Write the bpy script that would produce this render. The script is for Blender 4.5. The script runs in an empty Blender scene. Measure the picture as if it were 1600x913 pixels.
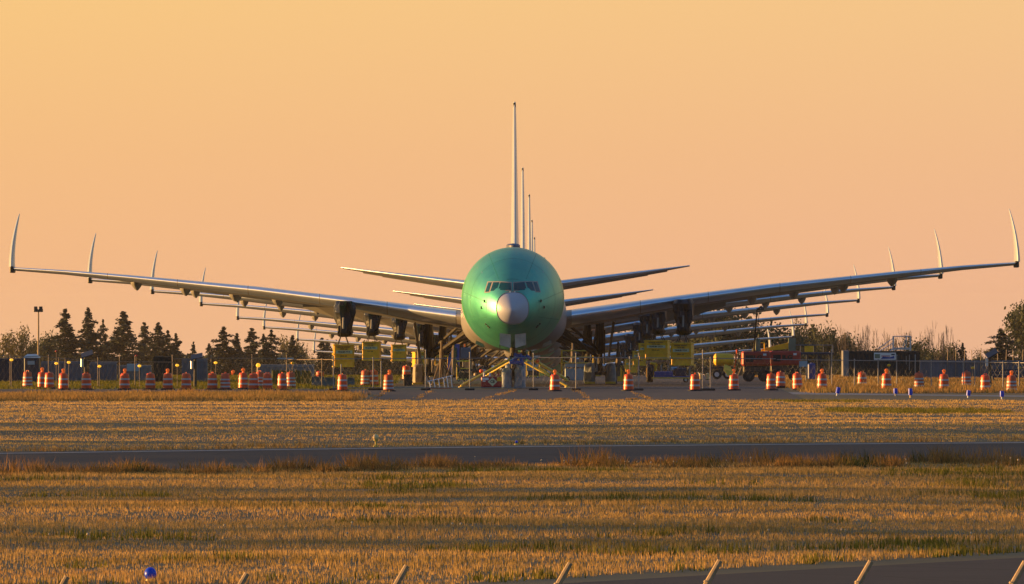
import bpy, math, random
import numpy as np
from mathutils import Vector, noise, Matrix
random.seed(7)
S = bpy.context.scene
COL = S.collection
R = math.radians
F = 14200.0          # focal length in photo pixels (1600 wide)
CZ = 4.5             # camera height
HY = 490.0           # horizon row in the photo

# ------------------------------------------------------------------ camera
cam_d = bpy.data.cameras.new('camera'); cam = bpy.data.objects.new('camera', cam_d); COL.objects.link(cam)
cam_d.sensor_width = 36.0; cam_d.lens = 36.0*F/1600.0
cam.location = (0, 0, CZ)
cam.rotation_euler = (R(90)+math.atan((HY-456.5)/F), 0, 0)
cam_d.clip_start = 0.5; cam_d.clip_end = 20000
S.camera = cam
# ------------------------------------------------------------------ light
SUN_EL, SUN_BACK = 3.0, 10.0           # degrees above horizon, degrees behind the picture plane on the left
az = math.atan2(math.cos(R(SUN_BACK))*-1, math.sin(R(SUN_BACK)))   # from +Y, clockwise positive towards +X
sdir = Vector((-math.cos(R(SUN_BACK))*math.cos(R(SUN_EL)), math.sin(R(SUN_BACK))*math.cos(R(SUN_EL)), math.sin(R(SUN_EL))))
sl = bpy.data.lights.new('sun', 'SUN'); sun = bpy.data.objects.new('sun', sl); COL.objects.link(sun)
sl.energy = 5.0; sl.angle = R(0.6); sl.color = (1.0, 0.53, 0.16)
sun.rotation_euler = (-sdir).to_track_quat('-Z', 'Y').to_euler(); sun.location = sdir*300
W = bpy.data.worlds.new('World'); S.world = W; W.use_nodes = True
nt = W.node_tree; nt.nodes.clear()
def N(t, ty, **k):
    n = t.nodes.new(ty)
    for a, b in k.items(): setattr(n, a, b)
    return n
L = nt.links.new
out = N(nt, 'ShaderNodeOutputWorld'); bg = N(nt, 'ShaderNodeBackground'); bg.inputs['Strength'].default_value = 0.1
sky = N(nt, 'ShaderNodeTexSky'); sky.sky_type = 'NISHITA'; sky.sun_disc = False
sky.sun_elevation = R(SUN_EL+2); sky.sun_rotation = az; sky.air_density = 1.6; sky.dust_density = 3.5; sky.ozone_density = 3.0
tc = N(nt, 'ShaderNodeTexCoord'); sx = N(nt, 'ShaderNodeSeparateXYZ'); L(tc.outputs['Generated'], sx.inputs[0])
def ramp(t, stops, inp):
    r = N(t, 'ShaderNodeValToRGB'); e = r.color_ramp.elements
    while len(e) < len(stops): e.new(0.5)
    for i, (p, c) in enumerate(stops): e[i].position = p; e[i].color = (*c, 1)
    t.links.new(inp, r.inputs[0]); return r
mr = N(nt, 'ShaderNodeMapRange'); mr.inputs['From Min'].default_value = -0.01; mr.inputs['From Max'].default_value = 0.04
L(sx.outputs['Z'], mr.inputs['Value'])
low = ramp(nt, [(0.0, (0.84, 0.46, 0.27)), (0.25, (0.88, 0.465, 0.25)), (0.55, (0.90, 0.50, 0.235)), (1.0, (0.94, 0.58, 0.23))], mr.outputs[0])
# warm smoke layer near the horizon: yellower towards the sun side
mx = N(nt, 'ShaderNodeMapRange'); mx.inputs['From Min'].default_value = 0.075; mx.inputs['From Max'].default_value = -0.075
L(sx.outputs['X'], mx.inputs['Value'])
side = ramp(nt, [(0.0, (0.97, 0.99, 1.12)), (1.0, (1.01, 1.02, 0.94))], mx.outputs[0])
ml = N(nt, 'ShaderNodeMix', data_type='RGBA', blend_type='MULTIPLY'); ml.inputs[0].default_value = 1
L(low.outputs[0], ml.inputs[6]); L(side.outputs[0], ml.inputs[7])
sc = N(nt, 'ShaderNodeVectorMath', operation='SCALE'); sc.inputs['Scale'].default_value = 5.0
L(ml.outputs[2], sc.inputs[0])
# away from the sunset the low sky turns a dim blue grey
dp = N(nt, 'ShaderNodeVectorMath', operation='DOT_PRODUCT'); dp.inputs[1].default_value = (-0.6, 0.8, 0.0); L(tc.outputs['Generated'], dp.inputs[0])
dm = N(nt, 'ShaderNodeMapRange', interpolation_type='SMOOTHSTEP'); dm.inputs['From Min'].default_value = 0.74; dm.inputs['From Max'].default_value = -0.15; L(dp.outputs['Value'], dm.inputs['Value'])
db = N(nt, 'ShaderNodeMix', data_type='RGBA'); L(dm.outputs[0], db.inputs[0]); L(sc.outputs[0], db.inputs[6]); db.inputs[7].default_value = (0.95, 1.25, 1.6, 1)
# upper sky: the Nishita sky, cooled
mu = N(nt, 'ShaderNodeMix', data_type='RGBA', blend_type='MULTIPLY'); mu.inputs[0].default_value = 1
mu.inputs[7].default_value = (1.15, 1.5, 2.1, 1); L(sky.outputs[0], mu.inputs[6])
fz = N(nt, 'ShaderNodeMapRange', interpolation_type='SMOOTHSTEP'); fz.inputs['From Min'].default_value = 0.06; fz.inputs['From Max'].default_value = 0.50
L(sx.outputs['Z'], fz.inputs['Value'])
mm = N(nt, 'ShaderNodeMix', data_type='RGBA'); L(fz.outputs[0], mm.inputs[0]); L(db.outputs[2], mm.inputs[6]); L(mu.outputs[2], mm.inputs[7])
L(mm.outputs[2], bg.inputs['Color']); L(bg.outputs[0], out.inputs['Surface'])
S.view_settings.view_transform = 'Standard'; S.view_settings.look = 'None'
S.view_settings.exposure = 1.0; S.view_settings.gamma = 1.0; S.view_settings.use_curve_mapping = False
S.render.engine = 'CYCLES'

# ------------------------------------------------------------------ materials
def principled(name):
    m = bpy.data.materials.new(name); m.use_nodes = True
    t = m.node_tree; return m, t, t.nodes['Principled BSDF']
def mat(name, c, rough=0.6, metal=0.0, var=0.25, scale=2.0, bump=0.0, bscale=30.0, spec=0.5, coat=0.0, stretch=(1, 1, 1), trans=0.0):
    m, t, b = principled(name); l = t.links.new
    tcn = N(t, 'ShaderNodeTexCoord'); mp = N(t, 'ShaderNodeMapping'); mp.inputs['Scale'].default_value = stretch
    l(tcn.outputs['Object'], mp.inputs[0])
    n = N(t, 'ShaderNodeTexNoise'); n.inputs['Scale'].default_value = scale; n.inputs['Detail'].default_value = 6; n.inputs['Roughness'].default_value = 0.65
    l(mp.outputs[0], n.inputs['Vector'])
    lo = tuple(max(0, v*(1-var)) for v in c); hi = tuple(min(1, v*(1+var)) for v in c)
    r = ramp(t, [(0.3, lo), (0.7, hi)], n.outputs['Fac'])
    l(r.outputs[0], b.inputs['Base Color'])
    b.inputs['Roughness'].default_value = rough; b.inputs['Metallic'].default_value = metal
    b.inputs['Specular IOR Level'].default_value = spec; b.inputs['Coat Weight'].default_value = coat; b.inputs['Coat Roughness'].default_value = 0.15
    if bump:
        n2 = N(t, 'ShaderNodeTexNoise'); n2.inputs['Scale'].default_value = bscale; n2.inputs['Detail'].default_value = 4
        l(mp.outputs[0], n2.inputs['Vector'])
        bp = N(t, 'ShaderNodeBump'); bp.inputs['Strength'].default_value = bump; bp.inputs['Distance'].default_value = 0.05
        l(n2.outputs['Fac'], bp.inputs['Height']); l(bp.outputs[0], b.inputs['Normal'])
    if trans:
        o = t.nodes['Material Output']; tr = N(t, 'ShaderNodeBsdfTranslucent'); ms = N(t, 'ShaderNodeMixShader'); ms.inputs[0].default_value = trans
        l(r.outputs[0], tr.inputs[0]); l(b.outputs[0], ms.inputs[1]); l(tr.outputs[0], ms.inputs[2]); l(ms.outputs[0], o.inputs[0])
    return m
def grassmat(name, stops, sc1=0.12, sc2=0.9, trans=0.35, sy=1.0, sxv=1.0):
    """colour varies in patches over the ground and from blade to blade"""
    m, t, b = principled(name); l = t.links.new
    tcn = N(t, 'ShaderNodeTexCoord'); mp = N(t, 'ShaderNodeMapping'); mp.inputs['Scale'].default_value = (sxv, sy, 0.0); l(tcn.outputs['Object'], mp.inputs[0])
    n = N(t, 'ShaderNodeTexNoise'); n.inputs['Scale'].default_value = sc1; n.inputs['Detail'].default_value = 5; n.inputs['Roughness'].default_value = 0.7; l(mp.outputs[0], n.inputs['Vector'])
    r = ramp(t, stops, n.outputs['Fac'])
    a = N(t, 'ShaderNodeAttribute', attribute_name='rnd')
    rr = ramp(t, [(0, (0.6, 0.6, 0.6)), (1, (1.4, 1.35, 1.25))], a.outputs['Fac'])
    mxn = N(t, 'ShaderNodeMix', data_type='RGBA', blend_type='MULTIPLY'); mxn.inputs[0].default_value = 1
    l(r.outputs[0], mxn.inputs[6]); l(rr.outputs[0], mxn.inputs[7])
    l(mxn.outputs[2], b.inputs['Base Color']); b.inputs['Roughness'].default_value = 0.8; b.inputs['Specular IOR Level'].default_value = 0.2
    o = t.nodes['Material Output']; tr = N(t, 'ShaderNodeBsdfTranslucent'); ms = N(t, 'ShaderNodeMixShader'); ms.inputs[0].default_value = trans
    l(mxn.outputs[2], tr.inputs[0]); l(b.outputs[0], ms.inputs[1]); l(tr.outputs[0], ms.inputs[2]); l(ms.outputs[0], o.inputs[0])
    return m
def asphalt(name, c, c2):
    m, t, b = principled(name); l = t.links.new
    tcn = N(t, 'ShaderNodeTexCoord')
    n = N(t, 'ShaderNodeTexNoise'); n.inputs['Scale'].default_value = 0.25; n.inputs['Detail'].default_value = 8; n.inputs['Roughness'].default_value = 0.75; l(tcn.outputs['Object'], n.inputs['Vector'])
    r = ramp(t, [(0.3, c), (0.7, c2)], n.outputs['Fac'])
    v = N(t, 'ShaderNodeTexVoronoi', feature='DISTANCE_TO_EDGE'); v.inputs['Scale'].default_value = 0.16; l(tcn.outputs['Object'], v.inputs['Vector'])
    cr = ramp(t, [(0.0, (0.45, 0.42, 0.4)), (0.012, (1, 1, 1))], v.outputs['Distance'])
    x = N(t, 'ShaderNodeMix', data_type='RGBA', blend_type='MULTIPLY'); x.inputs[0].default_value = 0.8
    l(r.outputs[0], x.inputs[6]); l(cr.outputs[0], x.inputs[7]); l(x.outputs[2], b.inputs['Base Color'])
    b.inputs['Roughness'].default_value = 0.9; b.inputs['Specular IOR Level'].default_value = 0.25
    n2 = N(t, 'ShaderNodeTexNoise'); n2.inputs['Scale'].default_value = 12; n2.inputs['Detail'].default_value = 6; l(tcn.outputs['Object'], n2.inputs['Vector'])
    bp = N(t, 'ShaderNodeBump'); bp.inputs['Strength'].default_value = 0.6; bp.inputs['Distance'].default_value = 0.02; l(n2.outputs['Fac'], bp.inputs['Height']); l(bp.outputs[0], b.inputs['Normal'])
    return m
def emis(name, c, e):
    m, t, b = principled(name); b.inputs['Base Color'].default_value = (*c, 1)
    b.inputs['Emission Color'].default_value = (*c, 1); b.inputs['Emission Strength'].default_value = e; b.inputs['Roughness'].default_value = 0.3
    return m
M = {}
M['soil'] = grassmat('dry_ground', [(0.3, (0.20, 0.15, 0.07)), (0.5, (0.30, 0.22, 0.10)), (0.7, (0.38, 0.28, 0.13))], 0.1, trans=0.0, sy=0.8, sxv=0.4)
M['straw'] = grassmat('straw_grass', [(0.30, (0.32, 0.25, 0.09)), (0.42, (0.56, 0.37, 0.11)), (0.6, (0.76, 0.48, 0.15)), (0.75, (0.58, 0.34, 0.09))], 0.10, sy=0.65, sxv=0.33)
M['meadow'] = grassmat('meadow_grass', [(0.28, (0.27, 0.18, 0.04)), (0.40, (0.42, 0.27, 0.075)), (0.55, (0.60, 0.38, 0.13)), (0.68, (0.44, 0.24, 0.07)), (0.8, (0.32, 0.15, 0.045))], 0.16, sy=0.9, sxv=0.6)
M['weed'] = grassmat('rust_weeds', [(0.38, (0.06, 0.075, 0.015)), (0.48, (0.30, 0.17, 0.045)), (0.6, (0.36, 0.19, 0.05)), (0.75, (0.46, 0.29, 0.09))], 0.45)
M['amber'] = grassmat('amber_grass', [(0.35, (0.16, 0.13, 0.03)), (0.5, (0.40, 0.25, 0.08)), (0.7, (0.42, 0.22, 0.06))], 0.3)
M['green'] = grassmat('green_grass', [(0.35, (0.10, 0.12, 0.012)), (0.6, (0.20, 0.17, 0.02)), (0.75, (0.26, 0.20, 0.05))], 0.25)
M['asph'] = asphalt('worn_asphalt', (0.075, 0.068, 0.06), (0.12, 0.105, 0.09))
M['tarmac'] = asphalt('dark_asphalt', (0.045, 0.040, 0.035), (0.062, 0.055, 0.048))
M['line'] = mat('faded_line_paint', (0.30, 0.28, 0.25), 0.8, var=0.35, scale=3)
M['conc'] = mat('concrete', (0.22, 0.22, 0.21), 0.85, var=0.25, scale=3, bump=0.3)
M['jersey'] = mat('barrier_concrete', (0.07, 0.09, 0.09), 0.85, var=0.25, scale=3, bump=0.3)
def primer():
    m, t, b = principled('green_primer'); l = t.links.new
    tcn = N(t, 'ShaderNodeTexCoord')
    n = N(t, 'ShaderNodeTexNoise'); n.inputs['Scale'].default_value = 0.7; n.inputs['Detail'].default_value = 7; n.inputs['Roughness'].default_value = 0.7; l(tcn.outputs['Object'], n.inputs['Vector'])
    r = ramp(t, [(0.3, (0.055, 0.40, 0.27)), (0.7, (0.11, 0.53, 0.33))], n.outputs['Fac'])
    # panel joints: thin rings around the barrel every few metres
    sp = N(t, 'ShaderNodeSeparateXYZ'); l(tcn.outputs['Object'], sp.inputs[0])
    m1 = N(t, 'ShaderNodeMath', operation='MODULO'); m1.inputs[1].default_value = 1.35; l(sp.outputs['Y'], m1.inputs[0])
    c1 = ramp(t, [(0.0, (0.62, 0.66, 0.62)), (0.018, (1, 1, 1))], m1.outputs[0])
    xx = N(t, 'ShaderNodeMix', data_type='RGBA', blend_type='MULTIPLY'); xx.inputs[0].default_value = 0.8
    l(r.outputs[0], xx.inputs[6]); l(c1.outputs[0], xx.inputs[7]); l(xx.outputs[2], b.inputs['Base Color'])
    rg = N(t, 'ShaderNodeMapRange'); rg.inputs['To Min'].default_value = 0.38; rg.inputs['To Max'].default_value = 0.50; l(n.outputs['Fac'], rg.inputs['Value']); l(rg.outputs[0], b.inputs['Roughness'])
    b.inputs['Specular IOR Level'].default_value = 0.6; b.inputs['Metallic'].default_value = 0.75; b.inputs['Coat Weight'].default_value = 0.2; b.inputs['Coat Roughness'].default_value = 0.40
    n2 = N(t, 'ShaderNodeTexNoise'); n2.inputs['Scale'].default_value = 1.6; l(tcn.outputs['Object'], n2.inputs['Vector'])
    bp = N(t, 'ShaderNodeBump'); bp.inputs['Strength'].default_value = 0.10; bp.inputs['Distance'].default_value = 0.05; l(n2.outputs['Fac'], bp.inputs['Height']); l(bp.outputs[0], b.inputs['Normal'])
    return m
M['primer'] = primer()
M['seam'] = mat('seam_sealant', (0.03, 0.27, 0.14), 0.5, var=0.3)
M['radome'] = mat('radome_grey', (0.46, 0.48, 0.52), 0.35, var=0.05, scale=1)
M['cream'] = mat('cream_composite', (0.25, 0.24, 0.225), 0.4, var=0.12, scale=0.6)
M['wingp'] = mat('wing_grey_paint', (0.30, 0.29, 0.27), 0.42, var=0.15, scale=0.5)
M['slat'] = mat('sky_sheen_edge', (0.66, 0.72, 0.80), 0.30, metal=0.75, var=0.10, scale=0.8)  # glossy edge paint; bluish metallic colour stands in for the reflected sky
M['finm'] = mat('fin_paint', (0.42, 0.47, 0.52), 0.3, metal=0.3, var=0.08, scale=0.5)
M['steel'] = mat('galvanised_steel', (0.30, 0.29, 0.27), 0.5, metal=0.5, var=0.2, scale=8)
M['rustpost'] = mat('rusty_fence_post', (0.26, 0.20, 0.14), 0.7, metal=0.2, var=0.3, scale=6)
M['alu'] = mat('aluminium', (0.6, 0.62, 0.64), 0.35, metal=0.7, var=0.1, scale=5)
M['darksteel'] = mat('dark_gear_steel', (0.05, 0.045, 0.04), 0.5, metal=0.4, var=0.4, scale=5)
M['brown'] = mat('brown_gear_door', (0.16, 0.12, 0.09), 0.6, var=0.25, scale=3)
M['glass'] = mat('cockpit_glass', (0.004, 0.07, 0.075), 0.25, var=0.25, scale=1.5, spec=0.4)  # teal of the reflected sky put into the base colour
M['frame'] = mat('window_frame_dark', (0.30, 0.27, 0.21), 0.5, var=0.2)
M['bag'] = mat('black_plastic_wrap', (0.006, 0.008, 0.010), 0.42, var=0.5, scale=3, bump=1.0, bscale=5, spec=0.25)
M['tarp'] = mat('grey_tarpaulin', (0.22, 0.26, 0.29), 0.55, var=0.25, scale=3, bump=0.9, bscale=6)
M['tarp_sunlit'] = mat('sun_tinted_tarpaulin', (0.36, 0.30, 0.22), 0.6, var=0.25, scale=3, bump=0.7, bscale=6)  # grey tarpaulin of the left wheels with golden sunlight put into its colour
M['yellow'] = mat('yellow_steel_paint', (0.88, 0.46, 0.010), 0.5, var=0.2, scale=2.5)
M['yellow2'] = mat('yellow_tube_paint', (0.72, 0.50, 0.05), 0.4, var=0.15, scale=4)
M['tanpaint'] = mat('tan_box_paint', (0.42, 0.33, 0.14), 0.55, var=0.2, scale=2.5)
M['ink'] = mat('black_lettering', (0.02, 0.02, 0.015), 0.6, var=0.2)
M['brownink'] = mat('brown_lettering', (0.12, 0.06, 0.02), 0.6, var=0.2)
M['label'] = mat('pale_label', (0.55, 0.58, 0.35), 0.6, var=0.1)
M['white'] = mat('white_paint', (0.72, 0.72, 0.70), 0.5, var=0.1)
M['orange'] = mat('orange_plastic', (0.74, 0.085, 0.009), 0.36, var=0.10, scale=4)
M['orange2'] = mat('faded_orange_plastic', (0.60, 0.10, 0.03), 0.55, var=0.15, scale=4)
M['reflect'] = mat('white_reflective_band', (0.52, 0.49, 0.47), 0.4, var=0.08)
M['rubber'] = mat('black_rubber', (0.018, 0.018, 0.018), 0.8, var=0.3)
M['olamp'] = emis('orange_lens', (1.0, 0.18, 0.02), 0.12)
M['ylamp'] = emis('amber_lamp_lit', (1.0, 0.50, 0.03), 0.5)
M['red'] = mat('red_machine_paint', (0.38, 0.035, 0.02), 0.45, var=0.2, scale=3)
M['cartred'] = mat('cart_red_paint', (0.34, 0.008, 0.015), 0.4, var=0.15)
M['blue'] = mat('blue_machine_paint', (0.01, 0.06, 0.28), 0.4, var=0.2)
M['paleblue'] = mat('pale_blue_panel', (0.30, 0.42, 0.48), 0.5, var=0.15)
M['marker'] = mat('blue_marker_plastic', (0.006, 0.05, 0.62), 0.35, var=0.1)
M['amber_sunlit'] = mat('amber_sunlit_ivory', (0.9, 0.62, 0.25), 0.2, var=0.1)  # missing sunlight put into the ivory globe's colour; shared with amber posts
M['olive'] = mat('olive_green_steel', (0.17, 0.17, 0.02), 0.6, var=0.3, scale=1.5)
M['sage'] = mat('sage_green_panel', (0.16, 0.20, 0.13), 0.6, var=0.2)
M['navy'] = mat('navy_blue_panel', (0.012, 0.028, 0.055), 0.5, var=0.3, scale=1)
M['slate'] = mat('slate_blue_sheet', (0.11, 0.13, 0.16), 0.6, var=0.25, scale=0.8)
M['teal'] = mat('dark_container_paint', (0.008, 0.018, 0.020), 0.6, var=0.3, scale=1)
M['greysheet'] = mat('grey_sheet_cladding', (0.20, 0.20, 0.20), 0.6, var=0.2, scale=0.8)
M['solar'] = mat('solar_glass', (0.015, 0.02, 0.035), 0.5, var=0.2, spec=0.3)
M['needle'] = mat('conifer_needles', (0.030, 0.040, 0.022), 0.8, var=0.45, scale=0.5, trans=0.15)
M['leaf'] = mat('broad_leaves', (0.070, 0.080, 0.030), 0.8, var=0.5, scale=0.5, trans=0.3)
M['leafy'] = mat('yellowing_leaves', (0.14, 0.12, 0.035), 0.8, var=0.4, scale=0.5, trans=0.35)
M['bark'] = mat('bark', (0.10, 0.075, 0.055), 0.9, var=0.3, scale=3)
M['timber'] = mat('old_timber_post', (0.42, 0.30, 0.16), 0.8, var=0.3, scale=10)

# ------------------------------------------------------------------ mesh helpers
class MB:
    def __init__(s): s.v = []; s.f = []
    def add(s, vs, fs):
        o = len(s.v); s.v += [tuple(p) for p in vs]; s.f += [tuple(i+o for i in f) for f in fs]; return s
    def box(s, x0, x1, y0, y1, z0, z1, bev=0.0):
        b = bev
        if b <= 0:
            vs = [(x, y, z) for z in (z0, z1) for y in (y0, y1) for x in (x0, x1)]
            return s.add(vs, [(0, 2, 3, 1), (4, 5, 7, 6), (0, 1, 5, 4), (2, 6, 7, 3), (0, 4, 6, 2), (1, 3, 7, 5)])
        def ring(z, i):
            return [(x0+b+i, y0+i, z), (x1-b-i, y0+i, z), (x1-i, y0+b+i, z), (x1-i, y1-b-i, z), (x1-b-i, y1-i, z), (x0+b+i, y1-i, z), (x0+i, y1-b-i, z), (x0+i, y0+b+i, z)]
        rs = [ring(z0, b*0.7), ring(z0+b, 0), ring(z1-b, 0), ring(z1, b*0.7)]
        return s.loft(rs, True, True)
    def loft(s, rings, cap0=False, cap1=False, closed=True):
        n = len(rings[0]); vs = [p for r in rings for p in r]; fs = []
        for i in range(len(rings)-1):
            for j in range(n if closed else n-1):
                k = (j+1) % n
                fs.append((i*n+j, i*n+k, (i+1)*n+k, (i+1)*n+j))
        if cap0: fs.append(tuple(range(n-1, -1, -1)))
        if cap1: fs.append(tuple((len(rings)-1)*n+j for j in range(n)))
        return s.add(vs, fs)
    def tube(s, a, b, r0, r1=None, n=8, cap=True):
        r1 = r0 if r1 is None else r1
        a = Vector(a); b = Vector(b); d = (b-a)
        if d.length < 1e-6: return s
        d.normalize(); u = d.orthogonal().normalized(); w = d.cross(u)
        rs = [[tuple(c+u*(r*math.cos(2*math.pi*i/n))+w*(r*math.sin(2*math.pi*i/n))) for i in range(n)] for c, r in ((a, r0), (b, r1))]
        return s.loft(rs, cap, cap)
    def path(s, pts, r, n=6):
        for a, b in zip(pts[:-1], pts[1:]): s.tube(a, b, r, n=n)
        return s
    def lathe(s, prof, c=(0, 0, 0), n=20, cap=True, sx=1, sy=1):
        rs = [[(c[0]+r*sx*math.cos(2*math.pi*i/n), c[1]+r*sy*math.sin(2*math.pi*i/n), c[2]+z) for i in range(n)] for r, z in prof]
        return s.loft(rs, cap, cap)
    def ball(s, c, r, n=14, m=8, sx=1, sy=1, sz=1):
        prof = [(max(1e-3, r*math.sin(math.pi*i/m)), -r*sz*math.cos(math.pi*i/m)) for i in range(m+1)]
        return s.lathe(prof, c, n, sx=sx, sy=sy)
    def quad(s, a, b, c, d): return s.add([a, b, c, d], [(0, 1, 2, 3)])
    def prism(s, poly, y0, y1):
        """closed outline in (x,z) given thickness along y"""
        return s.loft([[(x, y0, z) for x, z in poly], [(x, y1, z) for x, z in poly]], True, True)
    def build(s, name, m, parent=None, smooth=False, loc=None):
        me = bpy.data.meshes.new(name); me.from_pydata(s.v, [], s.f); me.validate(); me.update()
        if m is not None: me.materials.append(m if not isinstance(m, str) else M[m])
        if smooth:
            me.polygons.foreach_set('use_smooth', [True]*len(me.polygons))
            try: me.set_sharp_from_angle(angle=R(35))
            except Exception: pass
        o = bpy.data.objects.new(name, me); COL.objects.link(o)
        if parent: o.parent = parent
        if loc: o.location = loc
        return o
def tag(o, label=None, cat=None, group=None, kind=None):
    if label: o['label'] = label
    if cat: o['category'] = cat
    if group: o['group'] = group
    if kind: o['kind'] = kind
    return o
def empty(name, loc, rz=0.0, label=None, cat=None, group=None):
    o = bpy.data.objects.new(name, None); COL.objects.link(o); o.location = loc; o.rotation_euler = (0, 0, rz); o.empty_display_size = 0.2
    return tag(o, label, cat, group)
def copy_tree(o, parent=None, skip=()):
    c = o.copy(); COL.objects.link(c); c.parent = parent
    for k in ('label',):
        if parent is None and k in c: del c[k]
    for ch in kids.get(o.name, []) or [x for x in ALL() if x.parent == o]:
        if ch.name.split('.')[0] in skip: continue
        copy_tree(ch, c, skip)
    return c
kids = {}
def ALL(): return list(COL.objects)
def text_mb(txt, h, m, parent, loc, rot=(math.pi/2, 0, 0), name='lettering', align='CENTER', bold=0.0, sx=1.0):
    cu = bpy.data.curves.new('t', 'FONT'); cu.body = txt; cu.size = h*1.4; cu.align_x = align; cu.align_y = 'CENTER'; cu.extrude = 0.004; cu.offset = bold
    to = bpy.data.objects.new('t', cu); COL.objects.link(to)
    dg = bpy.context.evaluated_depsgraph_get(); me = bpy.data.meshes.new_from_object(to.evaluated_get(dg))
    bpy.data.objects.remove(to); me.name = name; me.materials.clear(); me.materials.append(M[m])
    o = bpy.data.objects.new(name, me); COL.objects.link(o); o.parent = parent; o.location = loc; o.rotation_euler = rot; o.scale = (sx, 1, 1)
    return o
# ------------------------------------------------------------------ terrain
PROF = [(-200, 3.0), (0, 2.9), (30, 2.1), (60, 1.0), (100, -0.6), (130, -1.6), (141, -1.6), (148, 0), (640, 0), (690, -0.3), (790, -0.9), (890, -1.85), (990, -3.2), (1085, -4.5), (1185, -6.2), (1290, -8.2), (1450, -11.5), (1600, -13.5), (1750, -15), (2500, -45), (4500, -160), (9000, -160)]
def pz(y):
    for (a, za), (b, zb) in zip(PROF[:-1], PROF[1:]):
        if y <= b: return za+(zb-za)*(y-a)/(b-a)
    return PROF[-1][1]
def pl(pts, x):
    if x <= pts[0][0]: a, b = pts[0], pts[1]
    elif x >= pts[-1][0]: a, b = pts[-2], pts[-1]
    else:
        for a, b in zip(pts[:-1], pts[1:]):
            if a[0] <= x <= b[0]: break
    return a[1]+(b[1]-a[1])*(x-a[0])/(b[0]-a[0])
FAR = [(-60, 257), (-16.5, 294), (-8, 302), (0, 308.7), (9, 314), (17.9, 318.5), (60, 338)]
NEAR = [(-60, 217), (-14.4, 255.6), (-7, 263), (0, 269.6), (7, 273), (15.5, 276), (60, 292)]
def sstep(a, b, x):
    t = min(1, max(0, (x-a)/(b-a))); return t*t*(3-2*t)
def und(x, y):
    w = 0.0
    yf, yn = pl(FAR, x), pl(NEAR, x)
    if y < yn: w = sstep(0, 14, yn-y)*sstep(0, 10, y-(168 if x < -1 else 168+max(0, x+1)*1.9))
    elif y > yf and y < 470: w = sstep(0, 10, y-yf)*sstep(0, 14, 462-y)
    if w <= 0: return 0.0
    return w*(0.11*noise.noise(Vector((x/13, y/9, 0.3)))+0.05*noise.noise(Vector((x/9, y/4, 5.3))))
def gz(x, y): return pz(y)+und(x, y)
def gd(py): return CZ*F/(py-HY)                      # distance of a flat-ground point at photo row py
def X(px, d): return (px-800.0)*d/F
def Z(py, d): return CZ+(HY-py)*d/F

xs = [-4000, -2000, -900, -400, -200, -120, -80]+[-60+1.6*i for i in range(76)]+[80, 120, 200, 400, 900, 2000, 4000]
ys = [-200, -60, 0, 30, 60, 80, 100, 115, 130, 141, 148]+[150+1.6*i for i in range(200)]+[480, 500, 520, 540, 570, 600, 640, 690, 790, 890, 990, 1085, 1185, 1290, 1450, 1600, 1750, 2500, 4500, 9000]
nx = len(xs)
gv = [(x, y, gz(x, y)) for y in ys for x in xs]
gf = [(j*nx+i, j*nx+i+1, (j+1)*nx+i+1, (j+1)*nx+i) for j in range(len(ys)-1) for i in range(nx-1)]
tag(MB().add(gv, gf).build('ground', 'soil', smooth=True), kind='structure')

def sheet(name, m, rows, lift):
    """rows: (y, x_left, x_right) -> strip that follows the terrain"""
    rows = sorted(rows); full = []
    brk = [b for b, _ in PROF]
    for (y0, l0, r0), (y1, l1, r1) in zip(rows[:-1], rows[1:]):
        full.append((y0, l0, r0))
        for b in brk:
            if y0 < b < y1:
                t = (b-y0)/(y1-y0); full.append((b, l0+(l1-l0)*t, r0+(r1-r0)*t))
    full.append(rows[-1])
    vs = []; fs = []
    for i, (y, a, b) in enumerate(full):
        vs += [(a, y, pz(y)+lift), (b, y, pz(y)+lift)]
        if i: fs.append((2*i-2, 2*i-1, 2*i+1, 2*i))
    return tag(MB().add(vs, fs).build(name, m), kind='structure')
sheet('runway', 'asph', [(473, -7.5, 15.2), (505, -7.4, 15.6), (546, -7.2, 16.0), (600, -7.0, 16.6), (672, -8, 18), (800, -12, 22), (1650, -14, 30)], 0.006)
tag(MB().add([(-7.4, 503, .005), (-60, 506, .005), (-60, 536, .005), (-7.2, 538, .005)], [(0, 3, 2, 1)]).build('service_road', 'asph'), kind='structure')
tag(MB().add([(15.6, 505, .004), (22, 498, .004), (29, 488, .004), (60, 450, .004), (60, 458, .004), (29, 497, .004), (22, 506, .004), (15.8, 520, .004)], [(0, 1, 6, 7), (1, 2, 5, 6), (2, 3, 4, 5)]).build('gravel_path', M['conc']), kind='structure')
# taxiway between two curved edges, with painted edge line
vt = []; ft = []
tx = [-60, -16.5, -8, 0, 9, 17.9, 60]
for i, x in enumerate(tx):
    vt += [(x, pl(NEAR, x), 0.006), (x, pl(FAR, x), 0.006)]
    if i: ft.append((2*i-2, 2*i, 2*i+1, 2*i-1))
tag(MB().add(vt, ft).build('taxiway', 'tarmac'), kind='structure')
vt = []; ft = []
for i, x in enumerate(tx):
    vt += [(x, pl(FAR, x)-3.2, 0.011), (x, pl(FAR, x)-1.5, 0.011)]
    if i: ft.append((2*i-2, 2*i, 2*i+1, 2*i-1))
tag(MB().add(vt, ft).build('taxiway_edge_marking', 'line'), kind='structure')
tag(MB().add([(-0.8, 148.2, .005), (45, 148.2, .005), (45, 234, .005), (9.4, 167.3, .005), (4, 157.4, .005)], [(0, 1, 2, 3, 4)]).build('perimeter_road', 'tarmac'), kind='structure')

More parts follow.
